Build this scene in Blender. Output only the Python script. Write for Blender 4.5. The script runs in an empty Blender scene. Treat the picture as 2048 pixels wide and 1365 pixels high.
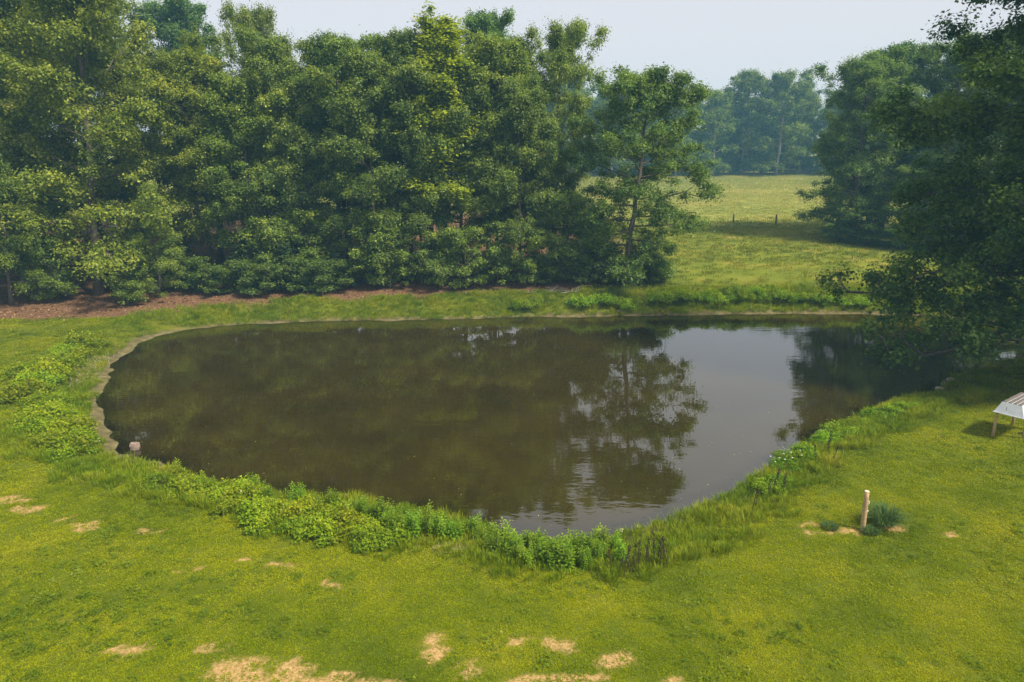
import bpy, math, random
import numpy as np

R_ = math.radians
sc = bpy.context.scene
COL = sc.collection

# ------------------------------------------------------------------ camera
CAM_H, PITCH = 12.0, 14.5
cam_data = bpy.data.cameras.new('camera')
cam_data.sensor_width = 36.0
cam_data.lens = 24.0
cam_data.clip_start = 0.1
cam_data.clip_end = 3000.0
cam = bpy.data.objects.new('camera', cam_data)
COL.objects.link(cam)
cam.location = (0, 0, CAM_H)
cam.rotation_euler = (R_(90 - PITCH), 0, 0)
sc.camera = cam

# ------------------------------------------------------------------ sky, sun, exposure
SUN_EL = 51.0
SUN_AZ = 124.0          # clockwise from +Y (the view direction): right and a little behind the camera
w = bpy.data.worlds.new('World')
sc.world = w
w.use_nodes = True
nt = w.node_tree
nt.nodes.clear()
out = nt.nodes.new('ShaderNodeOutputWorld')
bg = nt.nodes.new('ShaderNodeBackground')
sky = nt.nodes.new('ShaderNodeTexSky')
sky.sky_type = 'NISHITA'
sky.sun_disc = False
sky.sun_elevation = R_(SUN_EL)
sky.sun_rotation = R_(SUN_AZ)
sky.air_density = 1.0
sky.dust_density = 5.0
sky.ozone_density = 1.0
mixn = nt.nodes.new('ShaderNodeMix')
mixn.data_type = 'RGBA'
mixn.inputs['Factor'].default_value = 0.75
mixn.inputs[7].default_value = (6.95, 6.65, 6.75, 1)      # even veil of smoke haze over the whole sky
nt.links.new(sky.outputs[0], mixn.inputs[6])
nt.links.new(mixn.outputs[2], bg.inputs[0])
bg.inputs[1].default_value = 0.10
nt.links.new(bg.outputs[0], out.inputs[0])

sd = bpy.data.lights.new('sun', 'SUN')
sd.energy = 5.0
sd.angle = R_(6.0)
sd.color = (1.0, 0.90, 0.74)
sun = bpy.data.objects.new('sun', sd)
COL.objects.link(sun)
sun.rotation_euler = (R_(90 - SUN_EL), 0, R_(180 - SUN_AZ))
sun.location = (60, -30, 80)

sc.view_settings.view_transform = 'Standard'
sc.view_settings.look = 'None'
sc.view_settings.gamma = 1.0
sc.view_settings.exposure = 0.50
sc.view_settings.use_curve_mapping = False
sc.cycles.max_bounces = 6
sc.cycles.diffuse_bounces = 3
sc.cycles.glossy_bounces = 3
sc.cycles.transmission_bounces = 4
sc.cycles.transparent_max_bounces = 6
sc.cycles.volume_bounces = 1
sc.cycles.use_denoising = True
sc.cycles.use_adaptive_sampling = True
sc.cycles.adaptive_threshold = 0.02

# ------------------------------------------------------------------ helpers
rng = np.random.default_rng(7)


def tag(o, label=None, cat=None, group=None, kind=None):
    if label: o['label'] = label
    if cat: o['category'] = cat
    if group: o['group'] = group
    if kind: o['kind'] = kind
    return o


def np_mesh(name, V, F, mat=None, attrs=None, smooth=False):
    """V (n,3); F (m,3) or (m,4) int, or a list of such arrays; attrs {name: (n,) float}"""
    V = np.asarray(V, dtype=np.float32)
    Fs = F if isinstance(F, list) else [F]
    Fs = [np.asarray(f, dtype=np.int32) for f in Fs if len(f)]
    me = bpy.data.meshes.new(name)
    me.vertices.add(len(V))
    me.vertices.foreach_set('co', V.ravel())
    if Fs:
        loops = np.concatenate([f.ravel() for f in Fs])
        counts = np.concatenate([np.full(len(f), f.shape[1], dtype=np.int32) for f in Fs])
        starts = np.concatenate([[0], np.cumsum(counts)[:-1]]).astype(np.int32)
        me.loops.add(len(loops))
        me.loops.foreach_set('vertex_index', loops)
        me.polygons.add(len(counts))
        me.polygons.foreach_set('loop_start', starts)
        me.polygons.foreach_set('loop_total', counts)
        me.polygons.foreach_set('use_smooth', np.full(len(counts), smooth, dtype=bool))
    if attrs:
        for k, a in attrs.items():
            a = np.asarray(a, dtype=np.float32)
            if a.ndim == 1:
                at = me.attributes.new(k, 'FLOAT', 'POINT')
                at.data.foreach_set('value', a)
            else:
                at = me.attributes.new(k, 'FLOAT_VECTOR', 'POINT')
                at.data.foreach_set('vector', a.ravel())
    me.update(calc_edges=True)
    me.validate()
    if mat: me.materials.append(mat)
    return me


def obj(name, me, parent=None, loc=(0, 0, 0)):
    o = bpy.data.objects.new(name, me)
    COL.objects.link(o)
    o.location = loc
    if parent: o.parent = parent
    return o


def empty(name, loc=(0, 0, 0), rz=0.0):
    o = bpy.data.objects.new(name, None)
    COL.objects.link(o)
    o.empty_display_size = 0.3
    o.location = loc
    o.rotation_euler = (0, 0, rz)
    return o


def smooth(a, b, x):
    t = np.clip((x - a) / (b - a), 0, 1)
    return t * t * (3 - 2 * t)


_perm = np.random.default_rng(3).random((256, 256))


def vnoise(x, y, s=1.0, o=0.0):
    x = np.asarray(x, float) / s + 37.1 + o
    y = np.asarray(y, float) / s + 91.7 + o * 1.7
    xi = np.floor(x).astype(int); yi = np.floor(y).astype(int)
    fx = x - xi; fy = y - yi
    fx = fx * fx * (3 - 2 * fx); fy = fy * fy * (3 - 2 * fy)
    g = lambda i, j: _perm[i % 256, j % 256]
    return (g(xi, yi) * (1 - fx) + g(xi + 1, yi) * fx) * (1 - fy) + (g(xi, yi + 1) * (1 - fx) + g(xi + 1, yi + 1) * fx) * fy


def fnoise(x, y, s=1.0, o=0.0, oct=3):
    v = 0; a = 0.5; tot = 0
    for i in range(oct):
        v = v + a * vnoise(x, y, s / 2 ** i, o + 13 * i); tot += a; a *= 0.5
    return v / tot


class Parts:
    """collects tubes and boxes, builds ONE mesh"""
    def __init__(self): self.V = []; self.F3 = []; self.F4 = []; self.n = 0

    def add(self, V, F4=None, F3=None):
        V = np.asarray(V, float)
        if F4 is not None and len(F4): self.F4.append(np.asarray(F4, int) + self.n)
        if F3 is not None and len(F3): self.F3.append(np.asarray(F3, int) + self.n)
        self.V.append(V); self.n += len(V)

    def tube(self, pts, rad, sides=6, cap=True):
        pts = np.asarray(pts, float); rad = np.asarray(rad, float) * np.ones(len(pts))
        n = len(pts)
        d = np.gradient(pts, axis=0)
        d /= np.linalg.norm(d, axis=1)[:, None] + 1e-9
        ref = np.array([0.31, 0.95, 0.05]) if abs(d[0, 2]) > 0.7 else np.array([0, 0, 1.0])
        a = np.cross(d, ref); a /= np.linalg.norm(a, axis=1)[:, None] + 1e-9
        b = np.cross(d, a)
        th = np.arange(sides) * 2 * math.pi / sides
        ring = pts[:, None, :] + rad[:, None, None] * (np.cos(th)[None, :, None] * a[:, None, :] + np.sin(th)[None, :, None] * b[:, None, :])
        V = ring.reshape(-1, 3)
        i = np.arange(n - 1)[:, None] * sides; j = np.arange(sides)[None, :]; k = (j + 1) % sides
        F = np.stack([i + j, i + k, i + sides + k, i + sides + j], -1).reshape(-1, 4)
        F3 = []
        if cap:
            V = np.vstack([V, pts[0], pts[-1]])
            c0, c1 = n * sides, n * sides + 1
            for q in range(sides):
                F3.append((c0, (q + 1) % sides, q)); F3.append((c1, (n - 1) * sides + q, (n - 1) * sides + (q + 1) % sides))
        self.add(V, F, F3)

    def box(self, c, s, rz=0.0):
        x, y, z = np.array(s) / 2
        V = np.array([(i * x, j * y, k * z) for k in (-1, 1) for j in (-1, 1) for i in (-1, 1)])
        cs, sn = math.cos(rz), math.sin(rz)
        V = np.stack([V[:, 0] * cs - V[:, 1] * sn, V[:, 0] * sn + V[:, 1] * cs, V[:, 2]], 1) + np.array(c)
        self.add(V, [(0, 2, 3, 1), (4, 5, 7, 6), (0, 1, 5, 4), (2, 6, 7, 3), (0, 4, 6, 2), (1, 3, 7, 5)])

    def mesh(self, name, mat=None, smooth=False):
        F = []
        if self.F4: F.append(np.vstack(self.F4))
        if self.F3: F.append(np.vstack(self.F3))
        return np_mesh(name, np.vstack(self.V), F, mat, smooth=smooth)


# ------------------------------------------------------------------ materials
def new_mat(name):
    m = bpy.data.materials.new(name); m.use_nodes = True
    n = m.node_tree; n.nodes.clear()
    o = n.nodes.new('ShaderNodeOutputMaterial')
    return m, n, o


def N(n, t, **kw):
    x = n.nodes.new(t)
    for k, v in kw.items(): setattr(x, k, v)
    return x


def ramp(n, fac, stops):
    r = n.nodes.new('ShaderNodeValToRGB')
    e = r.color_ramp.elements
    while len(e) > 1: e.remove(e[-1])
    e[0].position = stops[0][0]; e[0].color = (*stops[0][1], 1)
    for p, c in stops[1:]:
        q = e.new(p); q.color = (*c, 1)
    n.links.new(fac, r.inputs[0])
    return r.outputs[0]


def mixc(n, f, a, b, mode='MIX'):
    m = n.nodes.new('ShaderNodeMix'); m.data_type = 'RGBA'; m.blend_type = mode
    for s, v in ((0, f), (6, a), (7, b)):
        if isinstance(v, (int, float)): m.inputs[s].default_value = v
        elif isinstance(v, tuple): m.inputs[s].default_value = (*v, 1)
        else: n.links.new(v, m.inputs[s])
    return m.outputs[2]


def math_(n, op, a, b=0.0, clamp=False):
    m = n.nodes.new('ShaderNodeMath'); m.operation = op; m.use_clamp = clamp
    for s, v in ((0, a), (1, b)):
        if isinstance(v, (int, float)): m.inputs[s].default_value = v
        else: n.links.new(v, m.inputs[s])
    return m.outputs[0]


def noise(n, vec, scale, detail=3.0, rough=0.55):
    t = n.nodes.new('ShaderNodeTexNoise')
    t.inputs['Scale'].default_value = scale; t.inputs['Detail'].default_value = detail; t.inputs['Roughness'].default_value = rough
    if vec is not None: n.links.new(vec, t.inputs['Vector'])
    return t.outputs[0]


def attr(n, name, typ='GEOMETRY'):
    a = n.nodes.new('ShaderNodeAttribute'); a.attribute_name = name; a.attribute_type = typ
    return a.outputs['Fac']


def leaf_shader(n, o, colour, transl=0.35, gloss=0.06, rough=0.45):
    d = N(n, 'ShaderNodeBsdfDiffuse'); t = N(n, 'ShaderNodeBsdfTranslucent'); g = N(n, 'ShaderNodeBsdfGlossy')
    g.inputs['Roughness'].default_value = rough
    g.inputs['Color'].default_value = (0.9, 0.95, 1, 1)
    n.links.new(colour, d.inputs[0])
    tc = mixc(n, 1.0, colour, (1.15, 1.1, 0.5), 'MULTIPLY')
    n.links.new(tc, t.inputs[0])
    m1 = N(n, 'ShaderNodeMixShader'); m1.inputs[0].default_value = transl
    n.links.new(d.outputs[0], m1.inputs[1]); n.links.new(t.outputs[0], m1.inputs[2])
    m2 = N(n, 'ShaderNodeMixShader'); m2.inputs[0].default_value = gloss
    n.links.new(m1.outputs[0], m2.inputs[1]); n.links.new(g.outputs[0], m2.inputs[2])
    n.links.new(m2.outputs[0], o.inputs[0])


def foliage_mat(name, stops, transl=0.45, gloss=0.015):
    """per-leaf 'tint' attribute through a ramp, times the object's own colour"""
    m, n, o = new_mat(name)
    c = ramp(n, attr(n, 'tint'), stops)
    oi = N(n, 'ShaderNodeObjectInfo')
    c = mixc(n, 1.0, c, oi.outputs['Color'], 'MULTIPLY')
    leaf_shader(n, o, c, transl, gloss)
    return m


def bark_mat(name, a, b):
    m, n, o = new_mat(name)
    g = N(n, 'ShaderNodeTexCoord')
    mp = N(n, 'ShaderNodeMapping'); mp.inputs['Scale'].default_value = (6, 6, 1.2)
    n.links.new(g.outputs['Object'], mp.inputs[0])
    f = noise(n, mp.outputs[0], 2.0, 5)
    p = N(n, 'ShaderNodeBsdfPrincipled'); p.inputs['Roughness'].default_value = 0.9
    n.links.new(ramp(n, f, [(0.3, a), (0.7, b)]), p.inputs['Base Color'])
    bp = N(n, 'ShaderNodeBump'); bp.inputs['Strength'].default_value = 0.6; bp.inputs['Distance'].default_value = 0.05
    n.links.new(f, bp.inputs['Height']); n.links.new(bp.outputs[0], p.inputs['Normal'])
    n.links.new(p.outputs[0], o.inputs[0])
    return m


def plain_mat(name, a, b, scale=8.0, rough=0.7, bump=0.2, metallic=0.0):
    m, n, o = new_mat(name)
    g = N(n, 'ShaderNodeTexCoord')
    f = noise(n, g.outputs['Object'], scale, 5)
    p = N(n, 'ShaderNodeBsdfPrincipled'); p.inputs['Roughness'].default_value = rough; p.inputs['Metallic'].default_value = metallic
    n.links.new(ramp(n, f, [(0.35, a), (0.65, b)]), p.inputs['Base Color'])
    if bump:
        bp = N(n, 'ShaderNodeBump'); bp.inputs['Strength'].default_value = bump; bp.inputs['Distance'].default_value = 0.02
        n.links.new(f, bp.inputs['Height']); n.links.new(bp.outputs[0], p.inputs['Normal'])
    n.links.new(p.outputs[0], o.inputs[0])
    return m


M = {}
M['oak'] = foliage_mat('oak_leaves', [(0.0, (0.060, 0.108, 0.020)), (0.45, (0.140, 0.220, 0.034)), (1.0, (0.32, 0.39, 0.065))])
M['poplar'] = foliage_mat('poplar_leaves', [(0.0, (0.12, 0.19, 0.010)), (0.5, (0.25, 0.33, 0.014)), (1.0, (0.42, 0.46, 0.03))], 0.45)
M['bramble'] = foliage_mat('bramble_leaves', [(0.0, (0.06, 0.12, 0.006)), (0.45, (0.19, 0.28, 0.009)), (1.0, (0.42, 0.45, 0.02))], 0.45, 0.008)
M['weed'] = foliage_mat('weed_leaves', [(0.0, (0.06, 0.13, 0.008)), (0.5, (0.15, 0.26, 0.014)), (1.0, (0.32, 0.42, 0.03))], 0.45, 0.008)
M['cedar'] = foliage_mat('cedar_leaves', [(0.0, (0.022, 0.045, 0.012)), (0.5, (0.04, 0.07, 0.016)), (1.0, (0.07, 0.10, 0.02))], 0.2)
M['bark'] = bark_mat('bark', (0.045, 0.036, 0.028), (0.15, 0.125, 0.10))
M['pale_bark'] = bark_mat('pale_bark', (0.16, 0.14, 0.115), (0.34, 0.31, 0.27))
M['twig'] = bark_mat('twig', (0.06, 0.05, 0.03), (0.12, 0.10, 0.05))
M['dock'] = plain_mat('dried_seed', (0.020, 0.010, 0.006), (0.055, 0.026, 0.014), 30, 0.9)
M['post'] = plain_mat('treated_pine', (0.30, 0.20, 0.09), (0.44, 0.32, 0.16), 12, 0.8)
M['post_end'] = plain_mat('sawn_end', (0.5, 0.42, 0.3), (0.66, 0.58, 0.45), 18, 0.8)
M['old_wood'] = plain_mat('weathered_wood', (0.05, 0.042, 0.035), (0.12, 0.10, 0.08), 10, 0.9)
M['plastic'] = plain_mat('white_plastic', (0.7, 0.7, 0.68), (0.82, 0.82, 0.8), 6, 0.4, 0)
M['shell'] = plain_mat('white_fibreglass', (0.46, 0.50, 0.52), (0.58, 0.61, 0.62), 3, 0.5, 0.05)
M['shingle'] = plain_mat('brown_panel', (0.08, 0.072, 0.068), (0.15, 0.13, 0.12), 14, 0.8)
M['metal'] = plain_mat('galvanised_tube', (0.22, 0.23, 0.23), (0.36, 0.37, 0.37), 9, 0.45, 0, 0.6)


# ------------------------------------------------------------------ terrain shape
POND = np.array([(-19.1, 29.7), (-21.9, 34.8), (-24.3, 40.0), (-25.7, 44.7), (-25.6, 48.2), (-23.6, 50.3), (-19.6, 51.8), (-12.8, 52.8), (-4.9, 53.2), (-0.2, 53.9), (7.2, 54.3), (15.5, 55.0), (22.2, 55.4), (28.1, 55.4), (33.8, 54.7), (37.5, 52.3), (37.7, 48.2), (33.9, 43.4), (29.2, 40.0), (25.5, 37.8), (22.6, 35.1), (19.7, 33.6), (17.1, 31.5), (14.3, 29.5), (12.3, 27.6), (9.4, 24.8), (7.7, 23.0), (6.4, 22.3), (5.0, 21.3), (4.2, 20.8), (2.6, 20.2), (1.3, 20.1), (0.1, 20.5), (-1.3, 21.2), (-3.1, 22.0), (-5.2, 22.6), (-7.9, 23.2), (-11.1, 24.1), (-12.9, 25.1), (-15.1, 26.4), (-16.9, 27.3)])


def spline(P, k=6):
    P = np.asarray(P, float); n = len(P); o = []
    for i in range(n):
        a, b, c, d = P[i - 1], P[i], P[(i + 1) % n], P[(i + 2) % n]
        for j in range(k):
            t = j / k
            o.append(0.5 * ((2 * b) + (c - a) * t + (2 * a - 5 * b + 4 * c - d) * t * t + (3 * b - a - 3 * c + d) * t ** 3))
    return np.array(o)


SHORE = spline(POND, 4)


def sdf_raw(x, y):
    A = SHORE; B = np.roll(SHORE, -1, 0)
    best = np.full(x.shape, 1e9); inside = np.zeros(x.shape, bool)
    for a, b in zip(A, B):
        e = b - a; L = e @ e
        t = np.clip(((x - a[0]) * e[0] + (y - a[1]) * e[1]) / L, 0, 1)
        dx = x - a[0] - t * e[0]; dy = y - a[1] - t * e[1]
        best = np.minimum(best, dx * dx + dy * dy)
        c = (a[1] > y) != (b[1] > y)
        with np.errstate(divide='ignore', invalid='ignore'):
            xi = a[0] + (y - a[1]) * e[0] / (e[1] if e[1] != 0 else 1e-9)
        inside ^= c & (x < xi)
    d = np.sqrt(best)
    return np.where(inside, -d, d)


SX0, SX1, SY0, SY1, SS = -75.0, 75.0, -10.0, 130.0, 0.25
gx = np.arange(SX0, SX1 + SS, SS); gy = np.arange(SY0, SY1 + SS, SS)
SDFG = sdf_raw(*np.meshgrid(gx, gy))


def sdf(x, y):
    x = np.asarray(x, float); y = np.asarray(y, float)
    u = np.clip((x - SX0) / SS, 0, len(gx) - 1.001); v = np.clip((y - SY0) / SS, 0, len(gy) - 1.001)
    i = u.astype(int); j = v.astype(int); fu = u - i; fv = v - j
    g = SDFG
    return (g[j, i] * (1 - fu) + g[j, i + 1] * fu) * (1 - fv) + (g[j + 1, i] * (1 - fu) + g[j + 1, i + 1] * fu) * fv


FY = np.array([-100, 40, 50, 55, 63, 72, 85, 103, 140, 170, 207, 230, 260, 700], float)
FZ = np.array([0.0, 0.0, 0.2, 0.5, 1.35, 1.9, 2.4, 2.9, 4.4, 6.0, 8.0, 9.2, 11.5, 40], float)


def far_rise(y):
    k = np.linspace(-4, 4, 9)
    return sum(np.interp(y + d, FY, FZ) for d in k) / 9


def height(x, y):
    x = np.asarray(x, float); y = np.asarray(y, float)
    d = sdf(x, y) + (vnoise(x, y, 0.7) - 0.5) * 0.4 + (vnoise(x, y, 2.3, 5) - 0.5) * 0.7
    bank = 0.10 * smooth(0, 0.5, d) + 0.42 * smooth(0.4, 3.2, d) + 0.3 * smooth(2.5, 12, d)
    deep = -1.6 * (1 - np.exp(np.minimum(d, 0) / 4.0))
    z = np.where(d > 0, bank, deep)
    out = smooth(0, 3, d)
    z = z + far_rise(y) * out
    z = z + out * ((vnoise(x, y, 7, 2) - 0.5) * 0.16 + (vnoise(x, y, 1.6, 9) - 0.5) * 0.05)
    z = z + smooth(110, 200, y) * (vnoise(x, y, 45, 4) - 0.5) * 0.6
    return z


def zat(x, y):
    return float(height(np.array([x]), np.array([y]))[0])


# bare soil patches worn into the lawn: x, y, rx, ry
DIRT = [(-5.78, 13.04, 1.51, 0.54), (-4.15, 12.67, 1.64, 0.47), (-3.27, 12.43, 1.01, 0.36), (3.91, 12.58, 0.95, 0.39), (3.03, 12.58, 0.57, 0.24), (0.88, 12.95, 0.69, 0.3), (-1.76, 13.9, 0.45, 0.35),
        (-1.88, 14.49, 0.25, 0.28), (1.25, 14.37, 0.69, 0.24), (2.39, 13.77, 0.5, 0.3), (-0.88, 13.31, 0.44, 0.26), (0.25, 12.95, 0.44, 0.26), (-9.06, 13.82, 0.63, 0.24), (-17.51, 21.74, 0.84, 0.35),
        (-16.53, 21.02, 0.6, 0.3), (-13.93, 20, 0.6, 0.35), (-14.73, 20.42, 0.48, 0.18), (-5.07, 16.76, 0.4, 0.29), (-8.06, 18.17, 0.43, 0.18), (9.95, 20.38, 0.51, 0.24), (10.89, 19.9, 0.58, 0.27),
        (9.92, 19.84, 0.42, 0.19), (13.93, 19.56, 0.36, 0.28), (11.54, 19.19, 0.24, 0.12), (12.52, 20.04, 0.36, 0.19), (-6.68, 17.88, 0.43, 0.18), (-0.37, 14.91, 0.25, 0.14), (0.25, 14.37, 0.25, 0.18), (-9.44, 17.47, 0.5, 0.17),
        (-11.59, 19.74, 0.6, 0.18), (-7.27, 13.88, 0.63, 0.19), (1.76, 13.13, 0.53, 0.24), (-11.31, 15.17, 0.31, 0.14), (0.4, 13.2, 0.3, 0.16), (1.4, 14.0, 0.34, 0.12), (1.8, 13.0, 0.26, 0.14), (2.6, 13.6, 0.34, 0.2), (-0.1, 12.9, 0.26, 0.14), (0.9, 14.4, 0.3, 0.1), (-4.9, 13.4, 0.4, 0.14), (-3.0, 12.9, 0.4, 0.2), (-5.9, 12.9, 0.5, 0.2), (3.7, 13.0, 0.4, 0.16), (4.6, 12.8, 0.5, 0.2), (2.9, 12.7, 0.4, 0.16), (-1.8, 13.7, 0.26, 0.16), (-2.0, 14.3, 0.16, 0.14), (-1.0, 13.4, 0.24, 0.14), (-6.6, 12.8, 0.4, 0.16), (-3.8, 13.2, 0.4, 0.14)]


def dirt_mask(x, y):
    m = np.zeros(np.shape(x))
    jx = (fnoise(x, y, 0.5, 1) - 0.5) * 0.8; jy = (fnoise(x, y, 0.5, 8) - 0.5) * 0.55
    for a, b, rx, ry in DIRT:
        q = np.sqrt(((x + jx - a) / (rx * 1.15)) ** 2 + ((y + jy - b) / (ry * 1.25)) ** 2)
        m = np.maximum(m, smooth(1.15, 0.55, q))
    return 0.95 * m * smooth(0.34, 0.66, fnoise(x, y, 0.34, 21, 3) + 0.20 * m)


LITX = np.array([-400, -60.75, -37.08, -30.53, -26.35, -17.3, -5.25, 1.9, 5.66, 9.36, 12.9, 400], float)
LITY = np.array([46.01, 47.01, 48.33, 49.43, 52.12, 54.99, 56.58, 57.06, 58.43, 59.86, 63.07, 75], float)


def litter_mask(x, y):
    edge = np.interp(x, LITX, LITY)
    j = (fnoise(x, y, 2.5, 31) - 0.5) * 4.0
    m = smooth(0.0, 1.6, y - edge + j)
    return m * smooth(15, 9, x + (fnoise(x, y, 6, 6) - 0.5) * 6 - np.maximum(0, 95 - y) * 0.02) * smooth(125, 105, y)


# ------------------------------------------------------------------ ground sheet
def axis(a, b, s, lo, hi, grow=1.13):
    c = list(np.arange(a, b + 1e-6, s)); st = s
    lo_part = []; p = a
    while p > lo:
        st *= grow; p -= min(st, 18); lo_part.append(p)
    st = s; hi_part = []; p = b
    while p < hi:
        st *= grow; p += min(st, 18); hi_part.append(p)
    return np.array(lo_part[::-1] + c + hi_part)


ax = axis(-36, 36, 0.24, -330, 330)
ay = axis(10, 64, 0.24, -60, 420)
GX, GY = np.meshgrid(ax, ay)
x = GX.ravel(); y = GY.ravel()
z = height(x, y)
nx, ny = len(ax), len(ay)
ii, jj = np.meshgrid(np.arange(nx - 1), np.arange(ny - 1))
q = (jj * nx + ii).ravel()
faces = np.stack([q, q + 1, q + nx + 1, q + nx], 1)
dd = sdf(x, y)
mud = smooth(0.9, 0.1, dd + (fnoise(x, y, 1.5, 3) - 0.5) * 1.1)
leftmud = smooth(1.1, 0.4, dd + (fnoise(x, y, 1.0, 3) - 0.5) * 1.4) * smooth(-14, -18, x) * smooth(52, 48, y)
farmud = smooth(1.0, 0.3, dd) * smooth(50, 54, y)
mud = np.maximum(mud, np.maximum(leftmud, farmud))
field = smooth(57, 64, y) * (1 - litter_mask(x, y))
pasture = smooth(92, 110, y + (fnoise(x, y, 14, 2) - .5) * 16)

m, n, o = new_mat('ground')
geo = N(n, 'ShaderNodeNewGeometry'); pos = geo.outputs['Position']
n1 = noise(n, pos, 0.35, 4); n2 = noise(n, pos, 2.2, 4); n3 = noise(n, pos, 14, 4, 0.7); n4 = noise(n, pos, 40, 3, 0.7)
lawn = ramp(n, n1, [(0.3, (0.06, 0.09, 0.006)), (0.5, (0.11, 0.14, 0.008)), (0.7, (0.17, 0.175, 0.011))])
lawn = mixc(n, math_(n, 'MULTIPLY', n2, 0.5), lawn, (0.10, 0.11, 0.012))
lawn = mixc(n, ramp(n, n3, [(0.35, (0, 0, 0)), (0.7, (0.6, 0.6, 0.6))]), lawn, (0.05, 0.075, 0.010))
fld = ramp(n, n1, [(0.3, (0.18, 0.22, 0.045)), (0.55, (0.25, 0.26, 0.06)), (0.75, (0.36, 0.31, 0.10))])
fld = mixc(n, math_(n, 'MULTIPLY', n2, 0.5), fld, (0.23, 0.25, 0.055))
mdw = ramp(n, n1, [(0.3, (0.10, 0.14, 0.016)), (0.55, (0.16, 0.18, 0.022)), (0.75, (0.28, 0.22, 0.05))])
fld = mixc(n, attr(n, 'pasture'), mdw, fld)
c = mixc(n, attr(n, 'field'), lawn, fld)
lit = ramp(n, n3, [(0.3, (0.055, 0.030, 0.018)), (0.5, (0.14, 0.080, 0.045)), (0.7, (0.26, 0.16, 0.09))])
c = mixc(n, attr(n, 'litter'), c, lit)
mudc = ramp(n, n2, [(0.35, (0.085, 0.07, 0.035)), (0.6, (0.16, 0.13, 0.07)), (0.75, (0.26, 0.21, 0.12))])
mudc = mixc(n, ramp(n, n3, [(0.5, (0, 0, 0)), (0.62, (0.7, 0.7, 0.7))]), mudc, (0.10, 0.12, 0.02))
c = mixc(n, attr(n, 'mud'), c, mudc)
soil = ramp(n, n3, [(0.3, (0.21, 0.135, 0.05)), (0.5, (0.37, 0.24, 0.10)), (0.72, (0.50, 0.35, 0.165))])
dm = math_(n, 'ADD', attr(n, 'dirt'), math_(n, 'MULTIPLY', math_(n, 'SUBTRACT', noise(n, pos, 8.0, 6, 0.7), 0.5), 2.2))
dm = math_(n, 'MULTIPLY', math_(n, 'SUBTRACT', dm, 0.32), 1.5, True)
c = mixc(n, math_(n, 'MULTIPLY', dm, math_(n, 'GREATER_THAN', attr(n, 'dirt'), 0.02)), c, soil)
p = N(n, 'ShaderNodeBsdfPrincipled'); p.inputs['Roughness'].default_value = 0.95; p.inputs['Specular IOR Level'].default_value = 0.03
n.links.new(c, p.inputs['Base Color'])
bp = N(n, 'ShaderNodeBump'); bp.inputs['Strength'].default_value = 0.7; bp.inputs['Distance'].default_value = 0.05
n.links.new(n3, bp.inputs['Height']); n.links.new(bp.outputs[0], p.inputs['Normal'])
n.links.new(p.outputs[0], o.inputs[0])
ground = obj('ground', np_mesh('ground', np.stack([x, y, z], 1), faces, m,
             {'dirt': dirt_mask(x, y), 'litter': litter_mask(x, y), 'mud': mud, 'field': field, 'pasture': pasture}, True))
tag(ground, 'lime green mown lawn, brown woodland floor and pale rising meadow around the pond', 'ground', kind='structure')

# ------------------------------------------------------------------ water
ax = np.arange(-31, 48, 0.5); ay = np.arange(17.5, 60, 0.5)
GX, GY = np.meshgrid(ax, ay)
wx = GX.ravel(); wy = GY.ravel(); nx, ny = len(ax), len(ay)
ii, jj = np.meshgrid(np.arange(nx - 1), np.arange(ny - 1))
q = (jj * nx + ii).ravel()
faces = np.stack([q, q + 1, q + nx + 1, q + nx], 1)
ws = sdf(wx, wy)
faces = faces[(ws[faces].min(1) < 0.9)]
used = np.unique(faces); remap = -np.ones(len(wx), int); remap[used] = np.arange(len(used))
m, n, o = new_mat('pond_water')
geo = N(n, 'ShaderNodeNewGeometry'); pos = geo.outputs['Position']
mp = N(n, 'ShaderNodeMapping'); mp.inputs['Scale'].default_value = (0.55, 1.5, 1.0); mp.inputs['Rotation'].default_value = (0, 0, R_(8))
n.links.new(pos, mp.inputs[0])
w1 = noise(n, mp.outputs[0], 1.6, 2, 0.5)
w2 = noise(n, pos, 0.06, 2)
amp = ramp(n, w2, [(0.40, (0.12, 0.12, 0.12)), (0.62, (1, 1, 1))])
hgt = math_(n, 'MULTIPLY', w1, amp)
bp = N(n, 'ShaderNodeBump'); bp.inputs['Strength'].default_value = 0.065; bp.inputs['Distance'].default_value = 0.10
n.links.new(hgt, bp.inputs['Height'])
murk = ramp(n, noise(n, pos, 0.25, 4), [(0.3, (0.022, 0.017, 0.003)), (0.7, (0.036, 0.028, 0.005))])
body = N(n, 'ShaderNodeBsdfDiffuse'); n.links.new(murk, body.inputs[0])
clear = N(n, 'ShaderNodeBsdfTransparent'); clear.inputs[0].default_value = (0.55, 0.48, 0.28, 1)
mx = N(n, 'ShaderNodeMixShader')
dep = math_(n, 'MULTIPLY', attr(n, 'depth'), 2.6, True)
n.links.new(math_(n, 'POWER', dep, 0.6), mx.inputs[0]); n.links.new(clear.outputs[0], mx.inputs[1]); n.links.new(body.outputs[0], mx.inputs[2])
gl = N(n, 'ShaderNodeBsdfGlossy'); gl.inputs['Roughness'].default_value = 0.015; gl.inputs['Color'].default_value = (1, 1, 1, 1)
n.links.new(bp.outputs[0], gl.inputs['Normal'])
fr = N(n, 'ShaderNodeFresnel'); fr.inputs[0].default_value = 1.9; n.links.new(bp.outputs[0], fr.inputs['Normal'])
mx2 = N(n, 'ShaderNodeMixShader')
n.links.new(fr.outputs[0], mx2.inputs[0]); n.links.new(mx.outputs[0], mx2.inputs[1]); n.links.new(gl.outputs[0], mx2.inputs[2])
n.links.new(mx2.outputs[0], o.inputs[0])
dpt = np.maximum(0, -height(wx, wy))
water = obj('water', np_mesh('water', np.stack([wx, wy, wx * 0], 1)[used], remap[faces], m, {'depth': dpt[used]}, True))
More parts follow.
